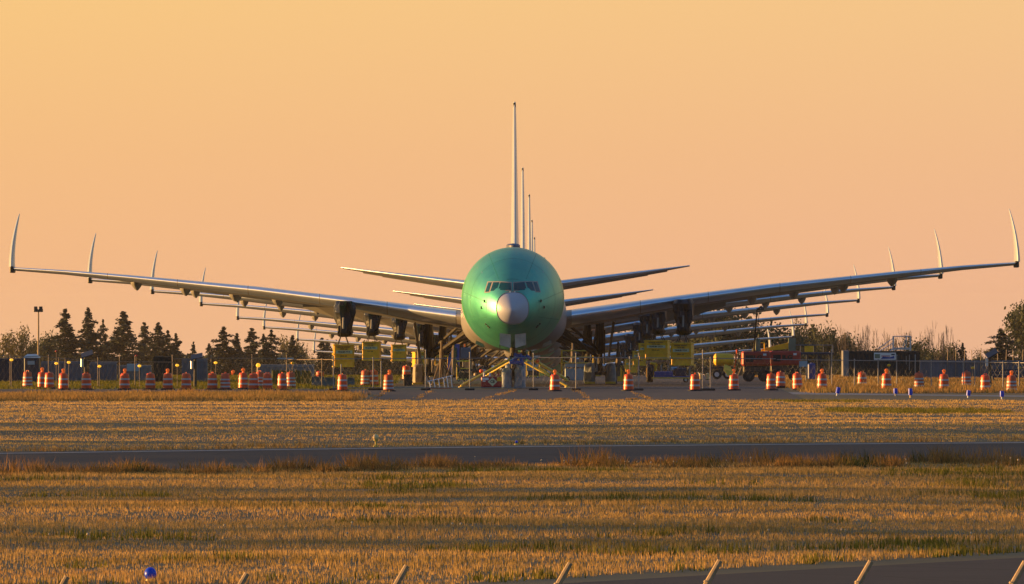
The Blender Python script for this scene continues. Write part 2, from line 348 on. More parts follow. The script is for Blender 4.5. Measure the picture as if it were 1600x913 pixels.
# ------------------------------------------------------------------ grass (stuff): every blade a face
rng = np.random.default_rng(5)
def blades(name, m, pts, h, w, per=5, spread=0.12, lean=0.35):
    pts = np.asarray(pts, dtype=np.float64)
    if len(pts) == 0: return
    n = len(pts)*per
    base = np.repeat(pts[:, :3], per, axis=0)
    hs = np.repeat(pts[:, 3] if pts.shape[1] > 3 else np.ones(len(pts)), per)
    a = rng.uniform(0, 2*np.pi, n); rad = spread*np.sqrt(rng.uniform(0, 1, n))
    base[:, 0] += rad*np.cos(a); base[:, 1] += rad*np.sin(a)
    fa = rng.uniform(0, np.pi, n); ww = w*rng.uniform(0.6, 1.3, n)/2
    dx, dy = ww*np.cos(fa), ww*np.sin(fa)
    hh = h*hs*rng.uniform(0.5, 1.25, n)
    la = rng.uniform(0, 2*np.pi, n); ll = hh*lean*rng.uniform(0, 1, n)
    v = np.empty((n, 3, 3))
    v[:, 0] = base; v[:, 0, 0] -= dx; v[:, 0, 1] -= dy
    v[:, 1] = base; v[:, 1, 0] += dx; v[:, 1, 1] += dy
    v[:, 2] = base; v[:, 2, 0] += ll*np.cos(la); v[:, 2, 1] += ll*np.sin(la); v[:, 2, 2] += hh
    v[:, :2, 2] -= 0.01
    me = bpy.data.meshes.new(name); me.vertices.add(3*n); me.vertices.foreach_set('co', v.ravel())
    me.loops.add(3*n); me.loops.foreach_set('vertex_index', np.arange(3*n, dtype=np.int32))
    me.polygons.add(n); me.polygons.foreach_set('loop_start', np.arange(0, 3*n, 3, dtype=np.int32)); me.polygons.foreach_set('loop_total', np.full(n, 3, dtype=np.int32))
    at = me.attributes.new('rnd', 'FLOAT', 'POINT'); at.data.foreach_set('value', np.repeat(rng.uniform(0, 1, n), 3))
    me.update(); me.validate(); me.materials.append(M[m])
    o = bpy.data.objects.new(name, me); COL.objects.link(o); o['kind'] = 'stuff'
    return o
def halfw(y): return 0.0563*y*1.22+4
def scatter(y0, y1, dens, cond=lambda x, y: True, hfun=None):
    out_ = []
    area = (y1-y0)*2*halfw(y1); n = int(area*dens)
    xs_ = rng.uniform(-1, 1, n)*halfw(y1); ys_ = rng.uniform(y0, y1, n)
    for x, y in zip(xs_, ys_):
        if abs(x) > halfw(y) or not cond(x, y): continue
        out_.append((x, y, gz(x, y), hfun(x, y) if hfun else 1.0))
    return out_
def patch(x, y, s, seed): return noise.noise(Vector((x/s, y/(s*1.3), seed)))
blades('mown_straw_grass', 'straw', scatter(298, 472, 4.2, lambda x, y: y > pl(FAR, x)+1.0), 0.062, 0.032, 5, 0.2)
rd = lambda x: 149 if x < -0.8 else 150.2+max(0, (x+0.8))*1.9
blades('meadow_grass', 'meadow', scatter(150, 276, 14, lambda x, y: rd(x)+1.2 < y < pl(NEAR, x)-1.0, lambda x, y: 0.8+0.7*patch(x, y, 5, 2.0)), 0.11, 0.022, 6, 0.18)
blades('green_verge_clumps', 'green', scatter(150, 276, 5, lambda x, y: rd(x)+0.8 < y < pl(NEAR, x)-1 and (patch(x, y, 5, 9.0) > 0.34 or (y < rd(x)+6 and patch(x, y, 2.5, 3.0) > 0.1)), lambda x, y: 0.7+0.6*abs(patch(x, y, 1, 4.0))), 0.22, 0.03, 7, 0.2)
blades('roadside_weeds', 'weed', scatter(215, 285, 7, lambda x, y: pl(NEAR, x)-7.5 < y < pl(NEAR, x)-0.5 and patch(x, y, 2.2, 1.0) > -0.22*(1 if y > pl(NEAR, x)-4 else 0), lambda x, y: max(0.3, 0.75+1.5*patch(x, y, 1.7, 7.0))), 0.36, 0.034, 12, 0.30, 0.9)
blades('far_verge_grass', 'amber', scatter(296, 336, 5, lambda x, y: pl(FAR, x)+0.4 < y < pl(FAR, x)+5 and patch(x, y, 2.5, 11.0) > -0.1, lambda x, y: 0.8+0.9*patch(x, y, 1.5, 6.0)), 0.19, 0.03, 6, 0.2, 0.5)
blades('amber_strip_weeds', 'amber', scatter(466, 503, 9, lambda x, y: x < -8.5+2.0*patch(x, y, 1.5, 1.4) and patch(x, y, 2.0, 12.0) > -0.35, lambda x, y: 0.8+0.8*patch(x, y, 2.4, 16.0)), 0.32, 0.04, 7, 0.25, 0.5)
blades('crack_weeds', 'amber', [(x+rng.normal()*0.1, y, 0.0, 1.0) for (a, c, b, e) in ((-7.4, 476, -7.0, 530), (-5.0, 480, -4.6, 528), (-1.4, 478, 0.3, 536), (4.0, 482, 3.7, 534), (7.2, 478, 6.9, 520), (6.0, 474, 6.6, 475), (2.2, 474, 2.8, 475), (-10, 474.5, 15, 474)) for t in np.linspace(0, 1, 60) if patch(a, t*40, 4, 2.2) > -0.05 for x, y in [(a+(b-a)*t, c+(e-c)*t)]], 0.10, 0.04, 5, 0.15)
blades('tall_amber_grass', 'amber', scatter(512, 690, 2.6, lambda x, y: x > (16.4 if y > 546 else 17.0)+0.012*(y-546)+0.6*patch(x, y, 3, 1), lambda x, y: (0.7+0.9*abs(patch(x, y, 3, 14.0)))*(1 if y < 560 else 0.45)), 0.36, 0.045, 7, 0.35, 0.4)
blades('green_field_grass', 'green', scatter(538.5, 690, 2.0, lambda x, y: x < -7.6), 0.16, 0.05, 6, 0.35)
blades('green_mown_patch', 'green', scatter(395, 470, 7, lambda x, y: ((x-18.6)/4.2)**2+((y-418)/15)**2 < 1+0.6*patch(x, y, 2, 1.5) or ((x-15.7)/2.6)**2+((y-472)/12)**2 < 1+0.8*patch(x, y, 1.4, 4.5)), 0.12, 0.035, 6, 0.2)
# seed heads
sh = MB()
for i in range(120):
    y = random.choice((random.uniform(172, 200), random.uniform(262, 268), random.uniform(306, 316))); x = random.uniform(-1, 1)*0.0563*y
    yn, yf = pl(NEAR, x), pl(FAR, x)
    if y < rd(x)+2 or yn-0.5 < y < yf+0.5: continue
    h = random.uniform(0.18, 0.34); z = gz(x, y); r = random.uniform(0.016, 0.030)
    sh.tube((x, y, z), (x+0.02, y, z+h), 0.004, n=4); sh.ball((x+0.02, y, z+h), r, 6, 4)
tag(sh.build('seed_heads', mat('seed_fluff', (0.55, 0.42, 0.26), 0.9)), kind='stuff')

# ------------------------------------------------------------------ airliner
NL = 8.5; FR = 3.1; FC = 5.39
def nose_r(s):
    if s >= NL: return FR
    t = max(0, s)/NL; return FR*(2*t-t*t)**0.62
def nose_c(s):
    t = min(1, max(0, s)/NL); return FC-0.70*(1-t)**2.4
def nose_s(x, z):
    a, b = 0.0, NL+0.001
    for _ in range(40):
        m_ = (a+b)/2
        if math.hypot(x, z-nose_c(m_)) > nose_r(m_): a = m_
        else: b = m_
    return b
def ringc(s, r, c, n=64, e=2.0, rx=None):
    rx = rx or r; o = []
    for i in range(n):
        a = 2*math.pi*i/n; ca, sa = math.cos(a), math.sin(a)
        o.append((rx*math.copysign(abs(ca)**(2/e), ca), s, c+r*math.copysign(abs(sa)**(2/e), sa)))
    return o
def patchq(mb, quad, off, n=6):
    """quad of (x,z) front-view corners laid on the nose surface"""
    vs = []
    for i in range(n+1):
        for j in range(n+1):
            u, v = i/n, j/n
            x = (1-u)*(1-v)*quad[0][0]+u*(1-v)*quad[1][0]+u*v*quad[2][0]+(1-u)*v*quad[3][0]
            z = (1-u)*(1-v)*quad[0][1]+u*(1-v)*quad[1][1]+u*v*quad[2][1]+(1-u)*v*quad[3][1]
            vs.append((x, nose_s(x, z)-off, z))
    fs = [(i*(n+1)+j, (i+1)*(n+1)+j, (i+1)*(n+1)+j+1, i*(n+1)+j+1) for i in range(n) for j in range(n)]
    mb.add(vs, fs)
def airfoil(x, s, ch, ztop, diff, x0=0.0, x1=1.0, n=14, grow=0.0, T=0.70, drp=0.42):
    t = T*diff; k = t/2/0.5   # half thickness max = t/2
    def yt(u): return k*5*(0.2969*math.sqrt(u)-0.126*u-0.3516*u*u+0.2843*u**3-0.1015*u**4)*1.0
    us = [x0+(x1-x0)*(1-math.cos(math.pi*i/(2*n)))for i in range(n+1)]
    zc = ztop-t/2
    dr = drp*diff
    up = [(x, s+u*ch-grow, zc+yt(u)+grow-u*dr) for u in us]
    lo = [(x, s+u*ch-grow, zc-yt(u)*0.95-grow-u*dr) for u in us]
    return up[::-1]+lo[1:]
WST = [(2.2, 23.3, 14.8, 4.72, 1.62), (3.6, 24.4, 13.6, 4.86, 1.50), (6, 26.2, 11.8, 5.17, 1.45), (8, 27.7, 10.6, 5.40, 1.25), (10.5, 29.6, 9.4, 5.70, 1.12), (12.9, 31.4, 8.2, 5.97, 1.02), (16.2, 33.9, 7.0, 6.36, 0.92), (20.3, 37, 5.8, 6.74, 0.78), (24.5, 40.1, 4.6, 7.12, 0.60), (28.8, 43.3, 3.4, 7.46, 0.40), (32.3, 46, 2.4, 7.66, 0.28)]
def wat(x):
    for a, b in zip(WST[:-1], WST[1:]):
        if x <= b[0]:
            t = (x-a[0])/(b[0]-a[0]); return tuple(p+(q-p)*t for p, q in zip(a, b))
    return WST[-1]
def lump(mb, secs, n=22, amp=0.12, seed=0.0):
    """wrinkled wrapped shape from sections (z, cx, cy, rx, ry)"""
    rs = []
    for z, cx, cy, rx, ry in secs:
        r_ = []
        for i in range(n):
            a = 2*math.pi*i/n
            q = 1+amp*noise.noise(Vector((math.cos(a)*2.2, math.sin(a)*2.2, z*1.6+seed)))*1.6
            ca, sa = math.cos(a), math.sin(a)
            r_.append((cx+rx*q*math.copysign(abs(ca)**0.7, ca), cy+ry*q*math.copysign(abs(sa)**0.7, sa), z+0.05*noise.noise(Vector((a*2, z, seed)))))
        rs.append(r_)
    mb.loft(rs, True, True)
def make_airliner():
    root = empty('airliner', (0, 0, 0))
    r0 = 0.94; sr = next(s/200 for s in range(400) if nose_r(s/200) >= r0)
    # radome
    mb = MB(); prof = [sr*(i/14)**2 for i in range(1, 15)]
    rings = [ringc(s, nose_r(s), nose_c(s), 64, 2.0+0.35*(s/sr)) for s in [0.0004]+prof]
    mb.loft(rings, True, False); rd_ = mb.build('radome', 'radome', root, True)
    mb = MB(); cs = nose_c(sr); mb.loft([ringc(sr-0.012, r0+0.012, cs, 64, 2.35), ringc(sr-0.012, r0+0.04, cs, 64, 2.3), ringc(sr+0.03, r0+0.05, cs, 64, 2.25)])
    mb.build('radome_seam', 'frame', rd_, True)
    # fuselage
    ss = [sr+(NL-sr)*(i/26)**1.35 for i in range(27)]
    rings = [ringc(s, nose_r(s), nose_c(s), 80, 2.0+0.35*max(0, 1-(s-sr)/1.2)) for s in ss]
    rings += [ringc(s, FR, FC, 80) for s in (12, 20, 30, 40, 50)]
    for i in range(1, 13):
        t = i/12; rings.append(ringc(50+25.5*t, FR*(1-t**1.7*0.92), FC+1.55*t**1.6, 80))
    MB().loft(rings, False, True).build('fuselage', 'primer', root, True)
    # cockpit windows
    W1 = [(1.42, 5.80), (1.64, 5.78), (1.45, 6.35), (1.245, 6.36)]
    W2 = [(0.94, 5.86), (1.33, 5.83), (1.155, 6.36), (0.80, 6.36)]
    W3 = [(0.09, 5.89), (0.86, 5.88), (0.71, 6.36), (0.09, 6.31)]
    for sg in (1, -1):
        for wq in (W1, W2, W3):
            q = [(sg*x, z) for x, z in wq]; cx = sum(p[0] for p in q)/4; cz = sum(p[1] for p in q)/4
            e = 0.055
            fq = [(x+math.copysign(e, x-cx), z+math.copysign(e, z-cz)) for x, z in q]
            fm = MB(); patchq(fm, fq, 0.03); fr = fm.build('window_frame', 'frame', root, True)
            gm = MB(); patchq(gm, q, 0.05); gm.build('window_pane', 'glass', fr, True)
    for sr_ in (1.55, 4.0, 6.4):
        mb = MB(); rr_ = ringc(sr_, nose_r(sr_)+0.004, nose_c(sr_), 64); rr2 = ringc(sr_+0.045, nose_r(sr_+0.045)+0.004, nose_c(sr_+0.045), 64); mb.loft([rr_, rr2]); mb.build('panel_seam', 'seam', root, True)
    for a_ in (8, 62, 118, 172, 205, 335):
        mb = MB(); a_ = R(a_); w_ = 0.016
        mb.add([((nose_r(s_)+0.005)*math.cos(a_+dw/nose_r(s_)), s_, nose_c(s_)+(nose_r(s_)+0.005)*math.sin(a_+dw/nose_r(s_))) for s_ in [1.55+6.5*i/16 for i in range(17)] for dw in (-w_, w_)], [(2*i, 2*i+1, 2*i+3, 2*i+2) for i in range(16)]); mb.build('panel_seam', 'seam', root, True)
    # service doors on the forward barrel, probes, wipers
    for sg in (1, -1):
        mb = MB(); vs = []; fs = []
        for i in range(9):
            a = R(-28)+R(50)*i/8
            for y in (6.9, 7.9): vs.append((sg*(nose_r(y)+0.012)*math.cos(a), y, nose_c(y)+(nose_r(y)+0.012)*math.sin(a)))
            if i: fs.append((2*i-2, 2*i-1, 2*i+1, 2*i))
        mb.add(vs, fs).build('passenger_door', mat('door_primer', (0.05, 0.40, 0.12), 0.4, var=0.2) if sg == 1 else bpy.data.materials['door_primer'], root, True)
        for (x, z) in ((1.88, 4.82), (1.62, 3.86), (1.50, 3.74), (1.42, 3.66), (1.70, 5.2)):
            s_ = nose_s(x, z); mb = MB(); mb.box(sg*x-0.035, sg*x+0.035, s_-0.10, s_+0.1, z-0.05, z+(0.11 if z > 4 else 0.05), 0.01); mb.tube((sg*x, s_-0.08, z-0.03), (sg*(x+0.02), s_-0.26, z-0.05), 0.02, 0.01)
            mb.build('air_data_probe', 'darksteel', root)
        mb = MB(); mb.ball((sg*0.14, nose_s(0.14, 5.76)-0.02, 5.76), 0.05, 8, 6); mb.build('wiper_motor', 'white', root, True)
        # aerial marks high on the cheek
        x, z = sg*2.05, 7.15; s_ = nose_s(abs(x), z)
        mb = MB(); mb.tube((x-0.25*sg, nose_s(abs(x)-0.25, z-0.22)-0.02, z-0.22), (x+0.08*sg, nose_s(abs(x)+0.08, z+0.12)-0.02, z+0.12), 0.016, n=5); mb.build('tape_strip', 'paleblue', root)
    mb = MB(); mb.lathe([(0.42, 0), (0.42, 0.17), (0.34, 0.26), (0.05, 0.29)], (0.0, 0, 0), 24, sy=3.2); o = mb.build('aerial_dome', mat('dome_purple_grey', (0.10, 0.11, 0.17), 0.5), root, True, (0.02, 13, FC+FR-0.03))
    # wings
    for sg in (1, -1):
        mb = MB(); rs = [[(sg*p[0], p[1], p[2]) for p in airfoil(*w)] for w in WST]
        mb.loft(rs, True, True); wg = mb.build('wing', 'wingp', root, True)
        mb = MB(); rs = [[(sg*p[0], p[1], p[2]) for p in airfoil(*w, x1=0.17, n=10, grow=0.006)] for w in WST[1:]]
        mb.loft(rs, False, False, closed=False); mb.build('slat', 'slat', wg, True)
        for xj in (7.9, 12.2, 16.8, 21.4, 26.0):     # joints between slat sections
            mb = MB(); a_ = airfoil(*wat(xj), x1=0.17, n=10, grow=0.010); b_ = airfoil(*wat(xj+0.035), x1=0.17, n=10, grow=0.010)
            mb.loft([[(sg*p[0], p[1], p[2]) for p in a_], [(sg*p[0], p[1], p[2]) for p in b_]], closed=False); mb.build('slat_joint', 'frame', wg)
        for xf in (15.15, 17.9, 21.1, 24.3):
            w = wat(xf); te = w[1]+w[2]; zt = w[3]-0.62*w[4]; k = 0.72 if xf > 17 else 0.66
            secs = [(te-3.6, zt-0.02, 0.03, 0.03), (te-2.8, zt-0.12, 0.20, 0.22), (te-1.2, zt-0.22*k, 0.34, 0.46*k), (te+0.2, zt-0.30*k, 0.34, 0.58*k), (te+1.2, zt-0.42*k, 0.22, 0.46*k), (te+1.9, zt-0.62*k, 0.04, 0.10)]
            rs = []
            for y, zc, rx, rz in secs:
                r_ = []
                for i in range(16):
                    a = 2*math.pi*i/16; sa = math.sin(a); wx = rx*(1 if sa > -0.2 else (1-0.55*(-sa-0.2)))
                    r_.append((sg*xf+wx*math.cos(a), y, zc+rz*sa))
                rs.append(r_)
            MB().loft(rs, True, True).build('flap_fairing', 'wingp', wg, True)
        # drooped flaperon and flaps
        wa, wb = wat(11.4), wat(13.3)
        def plate(x0, x1, dz0, dz1, name):
            a, b = wat(x0), wat(x1); mb = MB()
            pa = (a[1]+a[2]-0.2, a[3]-0.72*a[4]); pb = (b[1]+b[2]-0.2, b[3]-0.72*b[4])
            v = []
            for (x, p, dz) in ((x0, pa, dz0), (x1, pb, dz1)):
                v.append([(sg*x, p[0], p[1]+0.12), (sg*x, p[0]+0.3, p[1]+0.10), (sg*x, p[0]+1.0, p[1]-dz+0.02), (sg*x, p[0]+0.9, p[1]-dz)])
            mb.loft(v, True, True); return mb.build(name, 'wingp', wg)
        plate(11.35, 13.5, 0.78, 0.42, 'flaperon'); plate(4.2, 11.2, 0.12, 0.10, 'flap'); plate(13.7, 24.0, 0.14, 0.08, 'flap')
        # folded wing tip
        mb = MB(); mb.box(sg*32.42-0.13, sg*32.42+0.13, 46.0, 48.2, 7.28, 7.70, 0.05); wt = mb.build('fold_hinge', 'darksteel', wg)
        rs = []
        for i in range(13):
            t = i/12; z = 7.66+3.45*t; x = sg*(32.48-0.46*t**1.9); ch = 2.3*(1-t)**0.8+0.25; s0 = 46.0+2.0*t**1.5; th = 0.17*(1-t)**0.7+0.03
            rs.append([(x+th*math.cos(a)*1.0, s0+ch/2+ch/2*math.sin(a), z) for a in [2*math.pi*k/12 for k in range(12)]])
        MB().loft(rs, True, True).build('folded_wing_tip', 'finm', wg, True)
        # pylon wrapped in plastic
        mb = MB(); px_ = sg*10.6; ro = 0.18*sg
        lump(mb, [(5.32, px_, 29.4, 0.52, 1.5), (5.05, px_, 29.2, 0.66, 1.6), (4.6, px_, 28.9, 0.62, 1.5), (4.2, px_+0.03, 28.6, 0.55, 1.3), (3.8, px_+0.02, 28.3, 0.46, 1.1), (3.5, px_, 28.0, 0.42, 0.9), (3.35, px_, 28.0, 0.50, 0.85), (3.18, px_, 28.0, 0.44, 0.7), (3.08, px_, 28.0, 0.25, 0.5)], 24, 0.30, 3.0 if sg > 0 else 8.0)
        pc = mb.build('wrapped_pylon', 'bag', root, True)
        mb = MB(); mb.tube((px_-0.03, 27.0, 4.3), (px_-0.05, 27.1, 3.6), 0.05, 0.07); mb.build('lashing_strap', 'steel', pc)
        # main gear
        g = MB(); gx = sg*5.45; gy = 38.5
        g.tube((gx, gy, 0.75), (gx, gy, 2.2), 0.16); g.tube((gx, gy, 1.9), (gx, gy, 4.2), 0.27); g.tube((gx, gy-1.5, 0.66), (gx, gy+1.5, 0.66), 0.14)
        g.tube((gx-0.8, gy-1.4, 0.66), (gx+0.8, gy-1.4, 0.66), 0.1); g.tube((gx-0.8, gy+1.4, 0.66), (gx+0.8, gy+1.4, 0.66), 0.1)
        g.tube((gx-0.06*sg, gy-1.0, 2.1), (gx-0.06*sg, gy-0.3, 3.9), 0.07); g.tube((gx+0.25*sg, gy-0.2, 1.2), (gx+0.3*sg, gy-0.1, 3.4), 0.05); g.path([(gx-0.3*sg, gy-0.4, 1.0), (gx-0.38*sg, gy-0.5, 1.9), (gx-0.32*sg, gy-0.4, 3.0)], 0.035)
        gr = g.build('main_gear', 'darksteel', root)
        mb = MB(); mb.tube((sg*2.7, gy-5, 3.55), (gx-0.2*sg, gy-0.3, 1.75), 0.15, 0.12); mb.tube((sg*3.4, gy-4, 3.8), (gx-0.2*sg, gy-0.3, 2.2), 0.10); mb.tube((sg*2.5, gy+2, 3.2), (gx-0.25*sg, gy+0.2, 2.1), 0.13); mb.build('gear_brace', 'darksteel', gr)
        mb = MB(); mb.prism([(gx+0.5*sg, 1.75), (gx+0.62*sg, 1.70), (gx+0.95*sg, 3.9), (gx+0.80*sg, 4.0)], gy-1.1, gy+1.1); mb.build('gear_door', 'brown', gr)
        mb = MB(); mb.prism([(gx-0.75*sg, 2.9), (gx-0.62*sg, 2.8), (gx-2.4*sg, 3.5), (gx-2.5*sg, 3.6)], gy-2.0, gy-0.2); mb.build('gear_bay_door', 'brown', gr)
        for k, ox in enumerate((-0.72, 0.72)):
            mb = MB(); cx = gx+ox*0.92
            lump(mb, [(0.0, cx, gy, 0.33, 2.1), (0.25, cx, gy, 0.37, 2.2), (0.8, cx, gy, 0.36, 2.15), (1.12, cx, gy, 0.34, 2.0), (1.25, cx, gy, 0.28, 1.7), (1.30, cx, gy, 0.10, 1.2)], 26, 0.10, 2.0*k+sg)
            mb.build('wheel_cover', 'tarp' if sg > 0 else 'tarp_sunlit', gr, True)
            mb = MB(); mb.box(cx-0.36, cx+0.30, gy-2.55, gy-2.25, 0.0, 0.14, 0.02); mb.build('wheel_chock', 'yellow2', gr)
        # tailplane
        TS = [(1.0, 59.0, 8.4, 6.52, 0.85), (3.4, 61.3, 6.6, 6.80, 0.80), (6.2, 63.6, 5.0, 7.10, 0.58), (9.5, 66.6, 3.3, 7.45, 0.32), (11.7, 69.0, 1.7, 7.68, 0.12)]
        mb = MB(); rs = [[(sg*p[0], p[1], p[2]) for p in airfoil(*w)] for w in TS]; mb.loft(rs, True, True); tp = mb.build('tailplane', 'wingp', root, True)
        mb = MB(); rs = [[(sg*p[0], p[1], p[2]) for p in airfoil(*w, x1=0.09, n=8, grow=0.006)] for w in TS]; mb.loft(rs, closed=False); mb.build('leading_edge', 'slat', tp, True)
        for (xa, xb, zz) in ((3.2, 8.9, 0.14), (8.9, 10.2, 0.10)):
            def ta(x):
                for a, b in zip(TS[:-1], TS[1:]):
                    if x <= b[0]: t = (x-a[0])/(b[0]-a[0]); return tuple(p+(q-p)*t for p, q in zip(a, b))
                return TS[-1]
            a, b = ta(xa), ta(xb); mb = MB(); v = []
            for w in (a, b):
                zt = w[3]-0.74*w[4]; te = w[1]+w[2]; v.append([(sg*w[0], te-1.1, zt+0.06), (sg*w[0], te, zt+0.02), (sg*w[0], te+0.35, zt-zz), (sg*w[0], te-1.0, zt-zz+0.02)])
            mb.loft(v, True, True).build('elevator', 'wingp', tp)
    # fin
    rs = []; rl = []
    for i in range(9):
        t = i/8; z = 8.25+10.45*t; s0 = 57.5+12.5*t; ch = 9.3-6.2*t; th = 0.27-0.17*t
        def q(a, m_=1.0): u = (1-math.cos(a))/2; y = th*m_*math.sin(a)*(1.25-0.5*u); return (y, s0+u*ch, z)
        rs.append([q(2*math.pi*k/24) for k in range(24)]); rl.append([q(a, 1.01) for a in (-0.75, -0.5, -0.25, 0, 0.25, 0.5, 0.75)])
    fn = MB().loft(rs, True, True).build('fin', 'finm', root, True)
    mb = MB(); mb.box(-0.09, 0.09, 69.8, 73.4, 18.30, 18.62, 0.03); mb.build('fin_tip_cap', 'darksteel', fn)
    mb = MB(); rs = []
    for t in (0, 0.5, 1): rs.append([(0.30*(1-t)+0.02, 50+t*0.01, 8.2), (0.30, 59, 8.3), (-0.30, 59, 8.3), (-0.30*(1-t)-0.02, 50, 8.2)])
    # belly fairing
    rs = []
    for s, k in ((17.5, 0.35), (18.5, 0.72), (20, 0.9), (22.5, 1), (30, 1), (40, 1), (45, 0.9), (48, 0.6)):
        rs.append(ringc(s, 2.12*k, 4.32+(1-k)*0.9, 48, 2.6, 3.28*k))
    bf = MB().loft(rs, True, True).build('belly_fairing', 'cream', root, True)
    for sg in (1, -1):
        mb = MB(); mb.prism([(sg*2.35, 2.62), (sg*1.75, 2.38), (sg*1.85, 2.62), (sg*2.30, 2.84)], 19.0, 19.9); mb.build('air_inlet', 'frame', bf)
    # nose gear
    g = MB(); g.tube((0, 6, 0.55), (0, 6, 3.1), 0.13); g.tube((0, 6.1, 1.7), (0, 6.1, 3.2), 0.19); g.tube((-0.55, 6, 0.55), (0.55, 6, 0.55), 0.09); g.tube((0, 5.8, 1.3), (0, 7.6, 2.9), 0.07)
    g.path([(-0.12, 5.85, 0.9), (-0.2, 5.7, 1.4), (-0.1, 5.85, 2.1)], 0.03); g.box(-0.22, 0.22, 5.75, 5.9, 1.7, 1.95)
    ng = g.build('nose_gear', 'darksteel', root)
    for sg in (1, -1):
        mb = MB(); mb.prism([(sg*0.12, 3.24), (sg*0.78, 3.32), (sg*0.78, 2.62), (sg*0.14, 2.42)], nose_s(0.45, 3.3)-0.06, nose_s(0.45, 3.3)); mb.build('nose_gear_door', mat('gear_door_grey', (0.48, 0.43, 0.36), 0.5) if sg == 1 else bpy.data.materials['gear_door_grey'], ng)
        mb = MB(); mb.box(sg*0.78-0.02, sg*0.78+0.02, 3.2, 5.6, 1.75, 2.66); mb.build('bay_door_edge', 'brown', ng)
        mb = MB(); lump(mb, [(0.0, sg*0.40, 6, 0.37, 0.62), (0.3, sg*0.38, 6, 0.34, 0.60), (0.8, sg*0.38, 6, 0.31, 0.58), (1.05, sg*0.37, 6, 0.30, 0.5), (1.15, sg*0.36, 6, 0.25, 0.4), (1.2, sg*0.36, 6, 0.1, 0.2)], 24, 0.14, 5.0*sg); mb.build('wheel_cover', 'tarp', ng, True)
    return root
plane = make_airliner()
for o in ALL():
    if o.parent: kids.setdefault(o.parent.name, []).append(o)
SP = [(0.06, 587.0), (0.20, 693), (0.92, 795), (1.7, 897), (2.2, 1000), (2.7, 1088), (4.3, 1190), (4.2, 1294)]
ORD = ['', 'second', 'third', 'fourth', 'fifth', 'sixth', 'seventh', 'eighth']
LB = ['green primer airliner heading the line, with pale grey nose and folded wing tips',
      'second airliner in the line, wings just behind the front one, no tailplane',
      'third airliner in the line, its thin fin rising right of the tallest fin',
      'fourth airliner in the line, with the third tallest fin',
      'fifth airliner in the line, wing tips just lower than the fourth pair',
      'sixth airliner in the line, pale wings low over the grass',
      'seventh airliner in the line, last but one pair of folded tips',
      'last and farthest airliner in the line, lowest pair of wings seen under the others']
planes = []
for i, (x, dt) in enumerate(SP):
    nose = dt-47.0
    o = plane if i == 0 else copy_tree(plane, None, ('tailplane',) if i == 1 else ())
    g0, g1 = pz(nose+6), pz(nose+38.5)
    pitch = math.atan2(g1-g0, 32.5)
    o.location = (x-0.0, nose, g0-6*math.tan(pitch)+0.012+(-0.05 if i == 0 else 0.0)+0.05*(i == 0))
    o.rotation_euler = (pitch, 0, R(-0.10 if i else -0.16)); 
    tag(o, LB[i], 'airliner', 'airliners parked nose to tail in one line')
    planes.append(o)
# roll: left wing (as seen) sits a touch lower, as the runway is cambered
for o in planes: o.rotation_euler[1] = R(-0.30)

# hanging ballast boxes under the pylons
def make_ballast(tan=False):
    root = empty('ballast_box', (0, 0, 0))
    b = 'tanpaint' if tan else 'yellow'
    mb = MB(); mb.box(-0.60, 0.60, -0.8, 0.8, 0.0, 1.40, 0.03); bx = mb.build('steel_box', b, root)
    mb = MB()
    for z in (0.0, 0.40, 0.78, 1.34): mb.box(-0.66, 0.66, -0.86, 0.86, z-0.02, z+0.045)
    for x in (-0.64, 0.60): mb.box(x, x+0.045, -0.87, -0.80, 0, 1.4)
    mb.build('rib', b, root)
    mb = MB()
    for x in (-0.5, 0.1, 0.45): mb.box(x-0.09, x+0.09, -0.7, 0.7, -0.10, 0.0)
    mb.build('foot', 'brown', root)
    for sx_ in (-1, 1):
        for sy_ in (-1, 1):
            mb = MB(); mb.tube((sx_*0.34, sy_*0.5, 1.38), (sx_*0.06, sy_*0.12, 2.15), 0.028, n=6); mb.build('strap', 'darksteel', root)
    mb = MB(); mb.tube((0, 0, 2.05), (0, 0, 2.5), 0.05); mb.box(-0.1, 0.1, -0.1, 0.1, 2.05, 2.2); mb.build('hook', 'steel', root)
    mb = MB(); mb.box(-0.50, 0.52, -0.875, -0.862, 0.83, 1.02); mb.build('label_strip', 'label' if not tan else 'tanpaint', root)
    text_mb('ENGINE WEIGHT', 0.075, 'brownink', root, (0.0, -0.872, 1.23), name='lettering', bold=0.004)
    text_mb('777X USE', 0.075, 'brownink', root, (0.0, -0.872, 1.10), name='lettering', bold=0.004)
    text_mb('TRAILER 777-9', 0.085, 'ink', root, (0.0, -0.883, 0.925), name='lettering', bold=0.006)
    text_mb('777-9  LBS', 0.07, 'ink', root, (-0.02, -0.872, 0.66), name='lettering', bold=0.004)
    return root
balY = make_ballast(False)
kids.clear()
for o in ALL():
    if o.parent: kids.setdefault(o.parent.name, []).append(o)
first = True
for i, p in enumerate(planes[:6]):
    for sg in (-1, 1):
        o = balY if first else copy_tree(balY); first = False
        wp = p.location; z0 = 1.22+(-0.05 if sg < 0 else 0.05)+[0, .05, .1, -.05, -.05, 0][i]
        o.location = (wp.x+sg*10.6, wp.y+27.6, pz(wp.y+27.6)+z0)
        if sg > 0 and i == 1: o.scale = (1.35, 1, 1)
        if sg > 0: o.rotation_euler = (0, 0, R(-9 if i == 0 else -14+4*i))
        else: o.rotation_euler = (0, 0, R([4, -6, 3, 12, 0, 0][i]))
        who = 'front' if i == 0 else ORD[i]
        tag(o, 'yellow steel ballast box slung under the %s wing of the %s airliner' % ('left-hand' if sg < 0 else 'right-hand', who), 'ballast box', 'yellow ballast boxes hanging under the wings')
